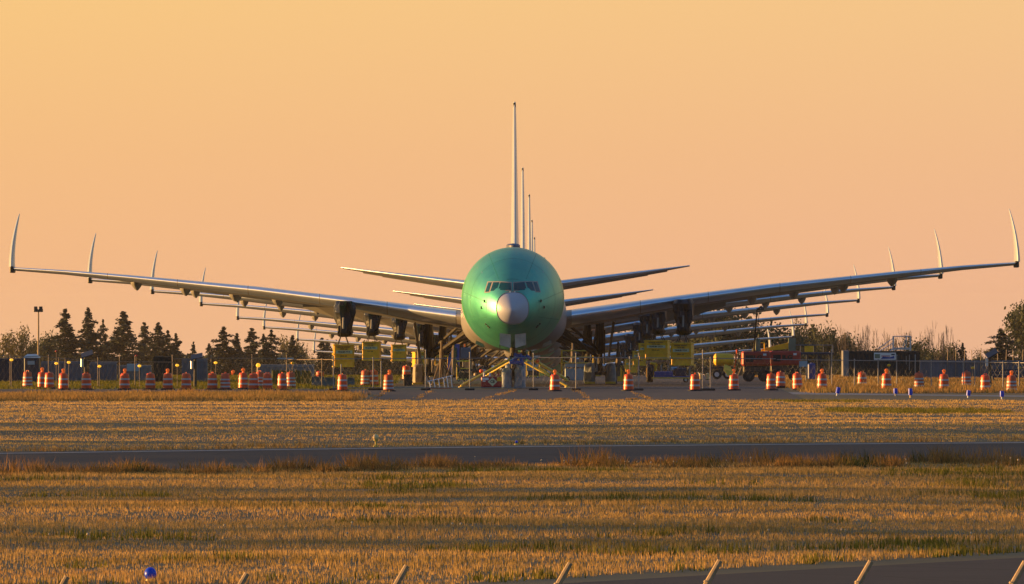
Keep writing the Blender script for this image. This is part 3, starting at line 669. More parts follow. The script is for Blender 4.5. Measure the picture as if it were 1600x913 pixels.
# ------------------------------------------------------------------ traffic drums
def drum_mesh(far=False):
    root = empty('traffic_drum', (0, 0, 0))
    mb = MB(); mb.lathe([(0.42, 0), (0.42, 0.05), (0.33, 0.09), (0.30, 0.09)], n=24); mb.build('rubber_base', 'rubber', root)
    prof = [(0.300, 0.03), (0.300, 0.24), (0.288, 0.25), (0.286, 0.44), (0.276, 0.45), (0.273, 0.64), (0.262, 0.65), (0.258, 0.84), (0.235, 0.92), (0.20, 0.96), (0.05, 0.97)]
    mb = MB(); mb.lathe(prof, n=28); bd = mb.build('body', 'orange2' if far else 'orange', root, True)
    mb = MB(); mb.path([(-0.09, 0, 0.95), (-0.09, 0, 1.03), (0.09, 0, 1.03), (0.09, 0, 0.95)], 0.018); mb.build('handle', 'orange', bd)
    for z0, z1, r in (((0.15, 0.24, 0.302), (0.36, 0.45, 0.289), (0.56, 0.65, 0.279)) if far else ((0.27, 0.37, 0.289), (0.58, 0.68, 0.277))):
        mb = MB(); mb.lathe([(r+0.003, z0), (r+0.001, z1)], n=28, cap=False); mb.build('reflective_band', 'reflect', root, True)
    return root
dA = drum_mesh(); dB = drum_mesh(True)
lampmb = MB(); lampmb.lathe([(0.085, -0.035), (0.10, -0.03), (0.10, 0.03), (0.085, 0.035)], n=18)
kids.clear()
for o in ALL():
    if o.parent: kids.setdefault(o.parent.name, []).append(o)
lens_mesh = None
def drum(px, base, label, lamp=0, far=False, d=None, tilt=0, z=None, first=[True, True]):
    global lens_mesh
    src = dB if far else dA; k = 1 if far else 0
    o = src if first[k] else copy_tree(src); first[k] = False
    d = d or gd(base); o.location = (X(px, d), d, pz(d)+0.01 if z is None else z); o.rotation_euler = (0, R(tilt), random.uniform(0, 3))
    tag(o, label, 'traffic drum', 'orange and white traffic drums')
    if lamp:
        b = MB(); b.box(-0.06, 0.06, -0.05, 0.05, 0.96, 1.07, 0.01); bo = b.build('warning_lamp', 'ylamp' if lamp == 2 else 'olamp', o)
        bo.rotation_euler = (0, 0, -o.rotation_euler[2]); bo.location = (0, 0, 0)
        l = MB()
        for r, y in ((0.02, -0.06),): pass
        l.tube((0, -0.05, 1.15), (0, 0.05, 1.15), 0.108, n=20); l.ball((0, -0.05, 1.15), 0.095, 14, 8, sy=0.35); l.build('lens', 'olamp', bo, True)
        if lamp == 3: bo.location = (0.14, 0, -0.02); bo.rotation_euler = (0, R(20), -o.rotation_euler[2])
        if lamp == -1: bo.location = (-0.10, 0, 0)
    return o
drum(43, 606, 'traffic drum in front of the blue portable toilet, three bands', far=True)
drum(66, 607.5, 'lamp-topped drum just right of the portable toilet, half behind its neighbour', 1, d=546)
drum(77, 608, 'drum without a lamp overlapping a lamp-topped one near the portable toilet')
drum(99, 609.5, 'lamp-topped drum between the toilet and the left solar panel post', 1)
drum(135, 609.5, 'drum standing right below the left tilted solar panel')
drum(195, 609.5, 'lamp-topped drum alone right of the left solar panel', 1)
drum(235, 609.5, 'drum without a lamp left of the green site box')
drum(262, 609.5, 'lamp-topped drum in front of the dark green site box', 1)
drum(291, 609.5, 'drum just left of the second solar panel post')
drum(332, 609.5, 'drum without a lamp to the right of the second solar panel', far=False)
drum(352, 609.5, 'drum whose orange lamp leans to the right, with three bands', 3, far=True)
drum(380, 608.5, 'lamp-topped drum half sunk in weeds left of the tightly packed drums', 1)
drum(396, 609.5, 'large drum at the left end of the grey cladding')
drum(406, 607, 'drum half hidden behind another under the yellow beacon post', far=True, d=549)
drum(418, 609.5, 'drum beneath the left half of the grey cladding, by the olive panels')
drum(441, 610, 'drum in front of the olive green panels, leftmost of the overlapping pair')
drum(454.5, 608, 'drum half hidden behind a fence post beside the olive panels', far=True, d=546)
drum(535, 611.5, 'drum directly under the first left ballast box')
drum(571, 603.5, 'far drum on the green grass, left of a far pair', far=True)
drum(584, 603.5, 'far drum on the green grass, right of a far pair')
drum(607, 612, 'lamp-topped drum left of the sun-tinted wrapped wheels', -1, far=True)
drum(635, 594.5, 'farthest drum, standing on grass left of the wrapped main wheels', d=612)
drum(867, 611.8, 'lamp-topped drum at the foot of the right yellow tow tubes', 1)
drum(982, 611.2, 'lamp-topped drum right of the right main gear', 1)
drum(1086, 611.2, 'drum without a lamp below the right-hand ballast boxes')
drum(1146.5, 610.5, 'lamp-topped drum with a yellow cloth in front of the tank trailer', 1)
drum(1205, 610.3, 'drum in front of the nearer red lift, left of a leaning drum')
drum(1219.5, 608, 'leaning drum half behind grass beside the red lifts', tilt=7, d=548)
drum(1246.5, 609.5, 'drum leaning slightly, below the blue platform', tilt=4)
drum(1284.5, 610, 'lamp-topped drum under the right end of the blue platform', 1)
drum(1347, 612, 'low drum in amber grass left of the white banner', d=560, z=-0.1)
drum(1385, 613, 'lamp-topped drum below the white banner on the dark container', 1, d=533)
drum(1436, 613.5, 'faded three-band drum by the right end of the dark container', far=True, d=541)
drum(1475, 615, 'lamp-topped drum beside the middle of the slate sheet fence', 1, d=528)
drum(1510, 615, 'brownish far drum set back in the grass before the slate fence', far=True, d=552)
drum(1539.5, 617, 'drum directly below the right solar panel', d=520)
drum(1580.5, 618, 'lamp-topped drum nearest the right edge', 1, far=True, d=517)
mb = MB(); c = (X(1143, 529), 528.9)
mb.add([(c[0]-0.42, c[1], 1.55), (c[0]-0.05, c[1], 1.40), (c[0]+0.12, c[1]-0.05, 1.02), (c[0]-0.30, c[1]-0.25, 0.95), (c[0]-0.46, c[1]-0.1, 1.2)], [(0, 1, 2, 3, 4)])
mb.add([(c[0]-0.40, c[1]-0.26, 1.25), (c[0]-0.02, c[1]-0.28, 1.15), (c[0]+0.02, c[1]-0.30, 0.92), (c[0]-0.26, c[1]-0.30, 0.86)], [(0, 1, 2, 3)])
o = mb.build('warning_cloth', 'yellow2'); so = o.modifiers.new('s', 'SOLIDIFY'); so.thickness = 0.01
tag(o, 'crumpled yellow warning cloth draped over a drum by the tank trailer', 'cloth')

# ------------------------------------------------------------------ fences
def post_mb(x, y, z0, z1, r=0.03, foot=True): pass
def fence(name, label, cat, pts, posts, m='steel', foot=True, mesh=True, lower=True, r=0.03, group=None):
    """pts: (px, py_top, d) along the top rail; posts: list of (px, py_top)"""
    def top(px):
        for a, b in zip(pts[:-1], pts[1:]):
            if px <= b[0]: break
        t = (px-a[0])/(b[0]-a[0]); d = a[2]+(b[2]-a[2])*t; return d, Z(a[1]+(b[1]-a[1])*t, d)
    root = empty(name, (X(pts[0][0], pts[0][2]), pts[0][2], 0)); tag(root, label, cat, group); ox, oy = root.location.x, root.location.y
    def W_(px):
        d, z = top(px); return X(px, d)-ox, d-oy, z
    mb = MB(); mb.path([W_(p[0]) for p in pts], 0.022); mb.build('top_rail', m, root)
    if lower: mb = MB(); mb.path([(W_(p[0])[0], W_(p[0])[1], 0.16) for p in pts], 0.02); mb.build('bottom_rail', m, root)
    for px, pyt in posts:
        x, y, zt = W_(px); zt = Z(pyt, y+oy) if pyt else zt+0.03
        mb = MB(); mb.tube((x, y-0.05, 0.0), (x, y-0.05, zt), r, n=8); mb.lathe([(r*1.5, zt), (r*1.3, zt+0.05), (0.01, zt+0.07)], (x, y-0.05, 0), 8)
        p = mb.build('post', m, root)
        if foot: mb = MB(); mb.box(x-0.28, x+0.28, y-0.35, y+0.25, 0, 0.12, 0.03); mb.build('foot', 'rubber', p)
    if mesh:
        mb = MB(); h = 0.1
        a, b = pts[0][0], pts[-1][0]; n = int((X(b, pts[-1][2])-X(a, pts[0][2]))/0.30)
        for i in range(n):
            p0 = a+(b-a)*i/n
            for sgn in (1, -1):
                x, y, z = W_(p0); p1 = p0+sgn*(z-0.16)*0.55*F/(y+oy)
                if not a <= p1 <= b: continue
                x1, y1, z1 = W_(p1); mb.tube((x, y, 0.16), (x1, y1, z1), 0.0013, n=3, cap=False)
        mb.build('chain_link', 'steel', root)
    return root
fence('temporary_fence', 'temporary chain-link fence with tall posts crossing the tarmac in front of the nose', 'fence',
      [(520, 561, 532), (734, 560, 532), (833, 559, 532), (900, 559, 531), (1100, 560, 530), (1212, 561, 530)],
      [(521, 558), (533, 571), (583, None), (595.5, 566), (665, 548), (734, 552), (833.5, 553), (900, 553), (984, None), (998, 553), (1098, 548), (1110, None)])
fence('boundary_fence', 'long low chain-link fence with tan posts on the green verge at far left', 'fence',
      [(-30, 554, 560), (38, 558, 560), (62, 556.5, 560), (100, 561, 560), (160, 565, 560), (268, 566, 560)],
      [(16, None), (76, 556), (92, 560), (102, None), (153, 560), (187, 554), (211, 558), (269.5, 556)], 'rustpost', foot=False, lower=False)
fence('boundary_fence', 'chain-link fence between the second solar panel and the grey cladding', 'fence',
      [(270, 561, 556), (330, 560, 556), (395, 560, 556), (448, 562, 556), (520, 562, 552)],
      [(330, 557), (394, 555), (448, 556), (503, None)], 'rustpost', foot=False, lower=False)
fence('boundary_fence', 'chain-link fence with slim grey posts standing in amber grass at far right', 'fence',
      [(1214, 562, 548), (1300, 563, 546), (1400, 564, 543), (1600, 567, 536), (1640, 568, 534)],
      [(1299.5, 548), (1335, None), (1372, None), (1401, 556), (1430, 556), (1455, None), (1505, 562), (1523, 566), (1567, None), (1592, None)], 'steel', foot=False, lower=False)
# near fence in the ditch, only its slanted arms reach the picture
root = empty('wooden_arm_fence', (0, 140, -1.6)); tag(root, 'row of slanted weathered fence arms poking up along the bottom edge', 'fence')
DN = 140.0
for px, py in ((-140, 912), (105, 901), (386, 896), (636, 884), (891, 880), (1125, 876), (1361, 877), (1602, 878), (1845, 878)):
    x = X(px, DN); zt = Z(py, DN)+1.6
    mb = MB(); mb.tube((x-0.42, 0, -0.02), (x-0.42, 0, zt-0.72), 0.045, n=8); p = mb.build('post', 'timber', root)
    mb = MB(); r_ = 0.055; mb.tube((x-0.42, 0, zt-0.74), (x, 0, zt), r_, r_*0.8, n=8); mb.tube((x-0.20, 0, zt-0.36), (x-0.185, 0, zt-0.335), r_*1.25, n=8); mb.build('arm', 'timber', p, True)
mb = MB(); mb.tube((X(-140, DN)-0.42, 0, 0.95), (X(1845, DN)-0.42, 0, 0.95), 0.03); mb.build('rail', 'timber', root)

# ------------------------------------------------------------------ small airfield lights
def marker(px, base, top, label, tilt=0, d=None, pole='white'):
    d = d or gd(base); root = empty('edge_marker', (X(px, d), d, pz(d)), 0, label, 'edge marker', 'blue tube edge markers'); root.rotation_euler = (0, R(tilt), 0)
    h = (base-top)*d/F
    mb = MB(); mb.tube((0, 0, 0), (0, 0, h*0.35), 0.045, n=8); mb.build('stake', pole, root)
    mb = MB(); mb.lathe([(0.02, h*0.28), (0.11, h*0.30), (0.115, h*0.6), (0.11, h*0.97), (0.09, h), (0.02, h)], n=16); mb.build('tube', 'marker', root, True)
marker(1307.5, 619, 605, 'blue marker tube leaning right, leftmost of the row', 12)
marker(1399.5, 619, 607, 'dull blue marker tube second from the left', -2, pole='steel')
marker(1422.5, 622, 607, 'blue marker tube on a bright amber stake', 0, pole='amber_sunlit')
marker(1512.5, 622, 610, 'blue marker tube leaning slightly, fourth from the left', 6)
marker(1565.5, 624, 611, 'blue marker tube nearest the right edge')
def edge_light(px, base, top, label, d, lens):
    root = empty('taxiway_light', (X(px, d), d, gz(X(px, d), d)), 0, label, 'airfield light'); h = (base-top)*d/F
    mb = MB(); mb.lathe([(0.09, 0), (0.09, 0.03), (0.03, 0.05), (0.03, max(0.06, h-0.22)), (0.08 if h > 0.2 else 0.04, max(0.07, h-0.20)), (0.08 if h > 0.2 else 0.04, max(0.08, h-0.17))], n=12); mb.build('stem', 'yellow2', root)
    mb = MB(); mb.ball((0, 0, h-0.10 if h > 0.2 else h), 0.105 if h > 0.2 else 0.05, 16, 10, sz=1.1); mb.build('globe', lens, root, True)
edge_light(587, 698, 679, 'ivory globe light tinted as if sunlit on a short stem beyond the taxiway edge', 306.5, 'amber_sunlit')
edge_light(235, 915, 895, 'blue globe light low in the grass at bottom left', 153, 'marker')
edge_light(807, 693, 689, 'tiny blue light flush with the far taxiway edge', 311.5, 'marker')

# ------------------------------------------------------------------ under the nose of the front airliner
d0 = 543.0
root = empty('nose_stand', (0, d0, 0.02)); tag(root, 'yellow tubular tripod stand with blue clamps holding the nose gear', 'support stand')
def q(px, py, d=d0): return (X(px, d), d-d0, Z(py, d)-0.02)
def legtube(a, b, da, db, r=0.075, m='yellow2'):
    pa = (X(a[0], d0+da), da, max(0.05, Z(a[1], d0+da))); pb = (X(b[0], d0+db), db, max(0.05, Z(b[1], d0+db)))
    mb = MB(); mb.tube(pa, pb, r, n=10); o_ = mb.build('leg', m, root, True)
    mb = MB(); mb.lathe([(0.16, 0), (0.16, 0.04), (0.06, 0.07)], (pb[0], pb[1], max(0, pb[2]-0.08)), 12); mb.build('foot_pad', m, o_)
    return o_
legtube((797, 562), (720, 604), 0.3, -1.2); legtube((797, 566), (762, 586), 1.5, 3.2, 0.05)
legtube((832, 562), (886, 594), 0.4, 2.4, 0.085); legtube((820, 567), (886, 604), -0.4, -1.6, 0.06)
for a, b in (((842, 575), (858, 586)),):
    mb = MB(); mb.tube(q(*a), q(*b), 0.10, n=10); mb.build('hydraulic_cylinder', 'yellow', root, True)
mb = MB(); mb.ball(q(840, 564), 0.12, 12, 8); mb.build('ball_joint', 'orange', root, True)
mb = MB(); mb.ball(q(752, 580), 0.12, 12, 8); mb.build('ball_joint', 'orange', root, True)
for a, b in (((797, 566), (812, 556)), ((803, 554), (822, 560)), ((806, 565), (818, 571)), ((812, 553), (816, 567)), ((822, 556), (830, 562))):
    mb = MB(); mb.tube(q(*a), q(*b), 0.11, n=8); mb.build('clamp', 'blue', root)
mb = MB(); mb.box(-0.18, 0.62, -0.25, 0.25, 1.45, 1.62, 0.03); mb.build('cross_head', 'blue', root)

root = empty('generator_cart', (X(768, 541), 541, 0.02)); tag(root, 'low dark red cart with a cream diamond sign reading CB', 'cart')
mb = MB(); mb.box(-0.62, 0.62, -0.45, 0.45, 0.10, 0.72, 0.05); bd = mb.build('body', 'cartred', root)
mb = MB(); mb.box(-0.60, 0.60, -0.42, 0.42, 0.03, 0.10); mb.build('skid', 'rubber', root)
mb = MB(); mb.add([(0.06, -0.462, 0.16), (0.35, -0.462, 0.42), (0.06, -0.462, 0.68), (-0.23, -0.462, 0.42)], [(0, 1, 2, 3)]); o_ = mb.build('diamond_sign', 'label', bd); m_ = o_.modifiers.new('s', 'SOLIDIFY'); m_.thickness = 0.006
text_mb('CB', 0.15, 'ink', bd, (0.06, -0.475, 0.42), name='lettering', bold=0.008)
mb = MB(); mb.box(-0.55, -0.16, -0.462, -0.455, 0.52, 0.66); mb.build('paper_notice', 'white', bd)
mb = MB(); mb.box(-0.52, -0.36, -0.462, -0.455, 0.42, 0.49); mb.build('paper_notice', 'white', bd)
mb = MB(); mb.box(0.33, 0.60, -0.462, -0.455, 0.45, 0.69); mb.build('yellow_notice', 'yellow', bd)
for x in (-0.45, -0.1, 0.15, 0.42): mb = MB(); mb.tube((x, 0, 0.70), (x, 0, 0.95), 0.05); mb.build('bottle_neck', 'red' if x > 0 else 'white', root)

# aluminium step ladder lying on its side left of the nose
root = empty('access_ladder', (X(688, 541), 541, 0.02)); tag(root, 'grey aluminium ladder propped by the fence left of the nose stand', 'ladder')
x0, x1 = -0.75, 0.72
mb = MB(); mb.tube((x0, 0, 0.42), (x1, 0.1, 0.78), 0.035); mb.build('rail', 'alu', root)
mb = MB(); mb.tube((x0, -0.2, 0.04), (x1, 0.1, 0.04), 0.03); mb.build('rail', 'cartred', root)
for i, x in enumerate((-0.62, -0.36, -0.08, 0.22, 0.42, 0.66)):
    mb = MB(); mb.tube((x-0.04, 0, 0.42+(x-x0)*0.245), (x+0.05, -0.05, 0.04), 0.035); mb.build('rung', 'alu', root)

# ------------------------------------------------------------------ wheels helper
def wheel(root, x, y, r, w, m='rubber', rim='alu', axis='y', name='wheel'):
    mb = MB()
    prof = [(r*0.55, -w/2), (r*0.9, -w/2), (r, -w/2*0.7), (r, w/2*0.7), (r*0.9, w/2), (r*0.55, w/2)]
    n = 22; rs = []
    for rr, t in prof:
        rs.append([(x+rr*math.cos(2*math.pi*i/n), y+t, r+rr*math.sin(2*math.pi*i/n)) if axis == 'y' else (x+t, y+rr*math.cos(2*math.pi*i/n), r+rr*math.sin(2*math.pi*i/n)) for i in range(n)])
    mb.loft(rs, True, True); o_ = mb.build(name, m, root)
    mb = MB(); a = (x, y-w/2-0.01, r) if axis == 'y' else (x-w/2-0.01, y, r); b = (x, y+w/2+0.01, r) if axis == 'y' else (x+w/2+0.01, y, r)
    mb.tube(a, b, r*0.5, n=14); mb.build('rim', rim, o_)
    return o_
def frame_box(x0, x1, y0, y1, z0, z1, r, mb=None):
    mb = mb or MB()
    for x in (x0, x1):
        for y in (y0, y1): mb.tube((x, y, z0), (x, y, z1), r, n=6)
    for z in (z0, z1):
        for y in (y0, y1): mb.tube((x0, y, z), (x1, y, z), r, n=6)
        for x in (x0, x1): mb.tube((x, y0, z), (x, y1, z), r, n=6)
    return mb
# pale blue maintenance platform with yellow rails, behind the right of the nose
d = 592; root = empty('platform_cart', (X(903, d), d, 0.02)); tag(root, 'pale blue work platform cart with yellow guard rails beside the right main gear', 'work platform')
mb = frame_box(-1.05, 1.0, -0.8, 0.8, 1.25, 2.05, 0.035); mb.tube((-1.05, -0.8, 1.65), (1.0, -0.8, 1.65), 0.03); mb.build('guard_rail', 'yellow2', root)
mb = MB(); mb.box(-0.85, 1.0, -0.8, 0.8, 0.98, 1.24, 0.03); mb.build('deck', 'paleblue', root)
mb = MB(); mb.box(-0.85, 0.75, -0.7, 0.7, 0.12, 0.90, 0.04); mb.build('cabinet', 'paleblue', root)
mb = MB(); mb.box(-1.12, -1.0, -0.82, -0.7, 0.5, 2.1); mb.build('corner_post', 'yellow', root)
wheel(root, -0.72, -0.78, 0.2, 0.12); wheel(root, 0.6, -0.78, 0.2, 0.12)
# blue towing frame with a large black tyre, under the right ballast boxes
d = 590; root = empty('towing_frame', (X(1046, d), d, 0.02)); tag(root, 'blue wheeled transport frame with one large black tyre under the right-hand ballast boxes', 'transport trailer')
mb = MB(); mb.box(-1.0, 1.35, -0.6, 0.6, 0.28, 0.42); mb.box(-1.0, 0.2, -0.6, 0.6, 0.42, 0.72, 0.03); mb.build('chassis', 'blue', root)
mb = MB(); mb.box(0.3, 1.1, -0.4, 0.4, 0.42, 0.95, 0.08); mb.build('motor_housing', 'navy', root)
mb = MB(); mb.box(-1.15, 1.6, -0.64, -0.60, 0.26, 0.34); mb.build('stripe', 'yellow2', root)
for x in (-0.55, -0.1, 0.05, 0.55, 1.3): mb = MB(); mb.tube((x, -0.3, 0.4), (x, -0.3, 1.15), 0.05); mb.build('stanchion', 'steel', root)
mb = MB(); mb.lathe([(0.30, 0.8), (0.26, 0.95), (0.12, 1.05), (0.02, 1.07)], (0.35, 0.2, 0), 14); mb.build('tank', 'paleblue', root, True)
mb = MB(); mb.lathe([(0.5, 0), (0.52, 0.1), (0.5, 0.26)], n=20); 
wheel(root, -1.28, 0, 0.62, 0.42, axis='x', rim='yellow'); wheel(root, 1.05, -0.45, 0.18, 0.12)
mb = MB(); mb.path([(-1.0, -0.3, 0.5), (-0.85, -0.3, 1.2), (-1.25, -0.3, 1.25)], 0.08); mb.build('fork', 'yellow', root)
# blue-white service truck behind the left gear
d = 640; root = empty('service_truck', (X(718, d), d, 0.0)); tag(root, 'blue and pale grey service truck half hidden behind the left gear struts', 'truck')
mb = MB(); mb.prism([(-0.85, 0.5), (0.0, 0.5), (0.0, 2.35), (-0.38, 2.35), (-0.80, 1.35)], -1.1, 1.1); mb.build('cab', 'blue', root)
mb = MB(); mb.box(0.05, 0.80, -1.1, 1.1, 1.35, 2.10, 0.06); mb.build('cargo_box', 'slate', root)
mb = MB(); mb.prism([(-0.72, 1.45), (-0.15, 1.45), (-0.15, 2.1), (-0.40, 2.1)], -1.115, -1.10); mb.build('window', 'glass', root)
mb = MB(); mb.box(-0.8, 1.9, -0.9, 0.9, 0.45, 0.6); mb.build('chassis', 'darksteel', root)
wheel(root, -0.4, -0.9, 0.4, 0.25); wheel(root, 1.7, -0.9, 0.4, 0.25)
mb = MB(); mb.box(0.3, 0.42, -0.3, 0.3, 2.15, 2.35); mb.build('beacon', 'olamp', root)
# yellow lime frames and carts seen under the belly
def cart(px, base, w, h, label, d, m='yellow2'):
    root = empty('tool_cart', (X(px, d), d, pz(d)), 0, label, 'tool cart', 'wheeled tool carts under the airliners')
    frame_box(-w/2, w/2, -0.4, 0.4, 0.15, h, 0.04).build('frame', m, root)
    mb = MB(); mb.box(-w/2+0.05, w/2-0.05, -0.35, 0.35, 0.2, h*0.45, 0.03); mb.build('drawer_cabinet', 'darksteel', root)
    mb = MB(); mb.box(-w/2, w/2, -0.4, 0.4, h*0.62, h*0.66); mb.build('shelf', m, root)
    for x in (-w/2+0.12, w/2-0.12): wheel(root, x, -0.4, 0.1, 0.06, name='castor')
cart(724, 594, 0.85, 1.35, 'lime yellow tool cart between the left gear and the nose stand', 600)
cart(690, 590, 0.9, 1.5, 'yellow framed cart behind the aluminium ladder', 640, 'yellow')
cart(833, 588, 0.9, 1.2, 'small lime cart right behind the wrapped nose wheels', 630)
for px, dd, lb in ((690, 572, 'brown jack column standing between the left gear and the ladder'), (709, 590, 'brown jack column farther back, right of the first by the left gear'), (655, 584, 'jack column right behind the sun-tinted wrapped left wheels'), (966, 578, 'dark jack column outboard of the right main gear'), (895, 612, 'jack column behind the pale blue work platform')):
    root = empty('wing_jack', (X(px, dd), dd, 0), 0, lb, 'jack', 'tripod jacks under the airliners'); hj = 2.7
    mb = MB(); mb.tube((0, 0, 0.5), (0, 0, hj-0.6), 0.13); mb.tube((0, 0, hj-0.6), (0, 0, hj), 0.07); mb.build('column', 'brown', root)
    for a in (20, 140, 260):
        mb = MB(); ex = (0.75*math.cos(R(a)), 0.75*math.sin(R(a)), 0.06); mb.tube((0, 0, hj-0.9), ex, 0.05, n=6); mb.lathe([(0.12, 0), (0.12, 0.05), (0.03, 0.07)], (ex[0], ex[1], 0), 10); mb.build('leg', 'brown', root)
    mb = MB(); mb.path([(0.1, -0.1, 1.2), (0.3, -0.15, 0.9), (0.25, -0.1, 0.4)], 0.025); mb.build('hose', 'rubber', root)
d = 566; root = empty('rubbish_bin', (X(637, d), d, 0)); tag(root, 'black waste bin beside the sun-tinted wrapped wheels at left', 'waste bin')
mb = MB(); mb.box(-0.26, 0.26, -0.3, 0.3, 0.0, 0.62, 0.05); mb.build('body', 'rubber', root); mb = MB(); mb.box(-0.29, 0.29, -0.33, 0.33, 0.62, 0.70, 0.03); mb.build('lid', 'rubber', root)
d = 600; root = empty('site_hut', (X(966, d), d, 0)); tag(root, 'small mustard cabinet right of the right main gear', 'cabinet')
mb = MB(); mb.box(-0.35, 0.45, -0.4, 0.4, 0.0, 0.95, 0.04); b_ = mb.build('body', 'yellow', root); mb = MB(); mb.box(-0.28, 0.38, -0.42, -0.405, 0.1, 0.85); mb.build('door', 'yellow', b_)

# ------------------------------------------------------------------ lift machines, tank trailer, platform (right)
def boom_lift(px, base, d, w, label, boom):
    root = empty('boom_lift', (X(px, d), d, 0)); tag(root, label, 'boom lift', 'red boom lifts parked beyond the drums')
    mb = MB(); mb.box(-w/2, w/2, -1.1, 1.1, 1.05, 2.0, 0.1); body = mb.build('body', 'red', root)
    mb = MB(); mb.box(-w/2+0.25, -w/2+0.75, -1.125, -1.10, 1.3, 1.75, 0.0); mb.build('vent_grille', 'rubber', body)
    mb = MB(); mb.box(w/2-0.5, w/2-0.28, -1.125, -1.10, 1.72, 1.86, 0.0); mb.build('decal', 'white', body)
    text_mb('JLG', 0.26, 'ink', body, (0.05 if w < 2 else 0.15, -1.13, 1.58), bold=0.02, sx=1.3)
    mb = MB(); mb.box(-w/2+0.1, w/2-0.1, -1.0, 1.0, 0.62, 1.03, 0.05); mb.build('chassis', 'darksteel', root)
    for x in (-w/2+0.45, w/2-0.45): wheel(root, x, -1.05, 0.40, 0.4, rim='darksteel')
    return root
rA = boom_lift(1181, 590, 600, 1.9, 'nearer red boom lift with its thin dark mast raised up to the wing', 'up')
mb = MB(); mb.box(-0.05, 0.28, -0.4, 0.4, 1.9, 2.85, 0.03); mb.build('turret', 'sage', rA)
dz = rA.location.y
mb = MB(); ax = X(1177.5, dz)-rA.location.x; bx_ = X(1181, dz)-rA.location.x
mb.tube((ax, 0, 1.6), (bx_, -3, 4.82), 0.06, 0.045); mb.tube((ax, 0, 1.5), (ax+0.02, -0.2, 2.2), 0.12); mb.tube((ax+0.18, 0, 2.0), (bx_+0.14, -3, 4.7), 0.02); mb.build('boom', 'darksteel', rA)
mb = MB(); mb.box(bx_-0.05, bx_+0.45, -3.5, -2.9, 4.70, 4.80); mb.box(bx_+0.25, bx_+0.45, -3.3, -3.0, 4.80, 4.92); mb.tube((bx_, -3.2, 4.75), (bx_+0.3, -3.3, 4.98), 0.06); mb.build('basket', 'darksteel', rA)
rB = boom_lift(1226, 590, 606, 2.1, 'farther red boom lift with a lowered yellow boom, next to the blue platform', 'down')
mb = MB(); mb.prism([(0.25, 1.95), (0.72, 1.95), (0.72, 2.85), (0.25, 2.85)], -0.4, 0.4); mb.build('turret', 'sage', rB)
mb = MB(); mb.prism([(-1.55, 1.98), (-1.55, 2.12), (0.3, 2.58), (0.6, 2.58), (0.6, 2.20), (0.2, 2.14), (-0.2, 2.10)], -0.2, 0.2); mb.build('boom', 'yellow', rB)
mb = MB(); mb.lathe([(0.35, 1.55), (0.38, 1.7), (0.32, 1.95)], (-1.2, -0.8, 0), 14); mb.build('engine_cover', 'yellow', rB)
mb = MB(); frame_box(-1.95, -1.35, -0.4, 0.4, 1.95, 2.55, 0.03, mb); mb.build('basket', 'yellow', rB)
d = 622; root = empty('tank_trailer', (X(1130, d), d, 0)); tag(root, 'yellow cylindrical tank on a small trailer left of the red lifts', 'tank trailer')
mb = MB(); n = 24; rs = []
for x, r in ((-0.66, 0.18), (-0.62, 0.30), (-0.5, 0.42), (0.5, 0.42), (0.68, 0.36), (0.74, 0.2)): rs.append([(x, r*math.cos(2*math.pi*i/n), 1.35+r*math.sin(2*math.pi*i/n)) for i in range(n)])
mb.loft(rs, True, True); tk = mb.build('tank', 'yellow', root, True)
mb = MB(); mb.box(-0.9, 0.7, -0.4, 0.4, 0.72, 0.86); mb.build('chassis', 'darksteel', root); wheel(root, -0.45, -0.45, 0.33, 0.18); wheel(root, 0.3, -0.45, 0.33, 0.18)
mb = MB(); mb.tube((0.72, 0, 0.4), (0.95, 0, 1.9), 0.05); mb.lathe([(0.07, 1.85), (0.09, 2.0), (0.02, 2.05)], (0.95, 0, 0), 10); mb.build('mast', 'orange', root)
d = 615; root = empty('stair_platform', (X(1271, d), d, 0)); tag(root, 'dark blue raised work platform with railings and slanted struts right of the red lifts', 'work platform')
mb = MB(); mb.box(-1.3, 1.35, -0.8, 0.8, 1.72, 1.84); mb.build('deck', 'navy', root)
mb = frame_box(-1.3, 1.3, -0.78, 0.78, 1.84, 2.36, 0.025)
for x in (-0.9, 0, 0.65): mb.tube((x, -0.78, 1.84), (x, -0.78, 2.36), 0.02)
mb.build('railing', 'slate', root)
mb = MB()
for x in (-1.2, -0.45, 0.3, 1.1):
    for y in (-0.7, 0.7): mb.tube((x, y, 0), (x, y, 1.72), 0.045, n=6)
for a, b in ((-0.45, 0.3), (0.3, -0.45), (0.3, 1.1), (0.55, 0.2)): mb.tube((a, -0.7, 1.7), (b, -0.7, 0.2), 0.03, n=6)
mb.build('support_frame', 'navy', root)
mb = MB(); mb.box(-0.62, -0.02, -0.83, -0.80, 1.90, 2.3); mb.build('yellow_panel', 'yellow', root)
d = 600; root = empty('notice_board', (X(1255, d), d, 0)); tag(root, 'blank white notice board in front of the blue platform', 'notice board')
mb = MB(); mb.tube((-0.18, 0, 0), (-0.18, 0, 1.2), 0.03); mb.tube((0.18, 0, 0), (0.18, 0, 1.2), 0.03); mb.build('leg', 'steel', root); mb = MB(); mb.box(-0.27, 0.27, -0.06, -0.03, 0.98, 1.36); mb.build('board', 'paleblue', root)
d = 608; root = empty('water_tank', (X(1268, d), d, 0)); tag(root, 'bright blue plastic tank under the blue platform', 'water tank')
mb = MB(); mb.box(-0.25, 0.25, -0.3, 0.3, 0.1, 1.15, 0.06); mb.build('shell', 'blue', root); mb = MB(); mb.lathe([(0.1, 1.15), (0.1, 1.2), (0.02, 1.21)], n=10); mb.build('cap', 'blue', root)

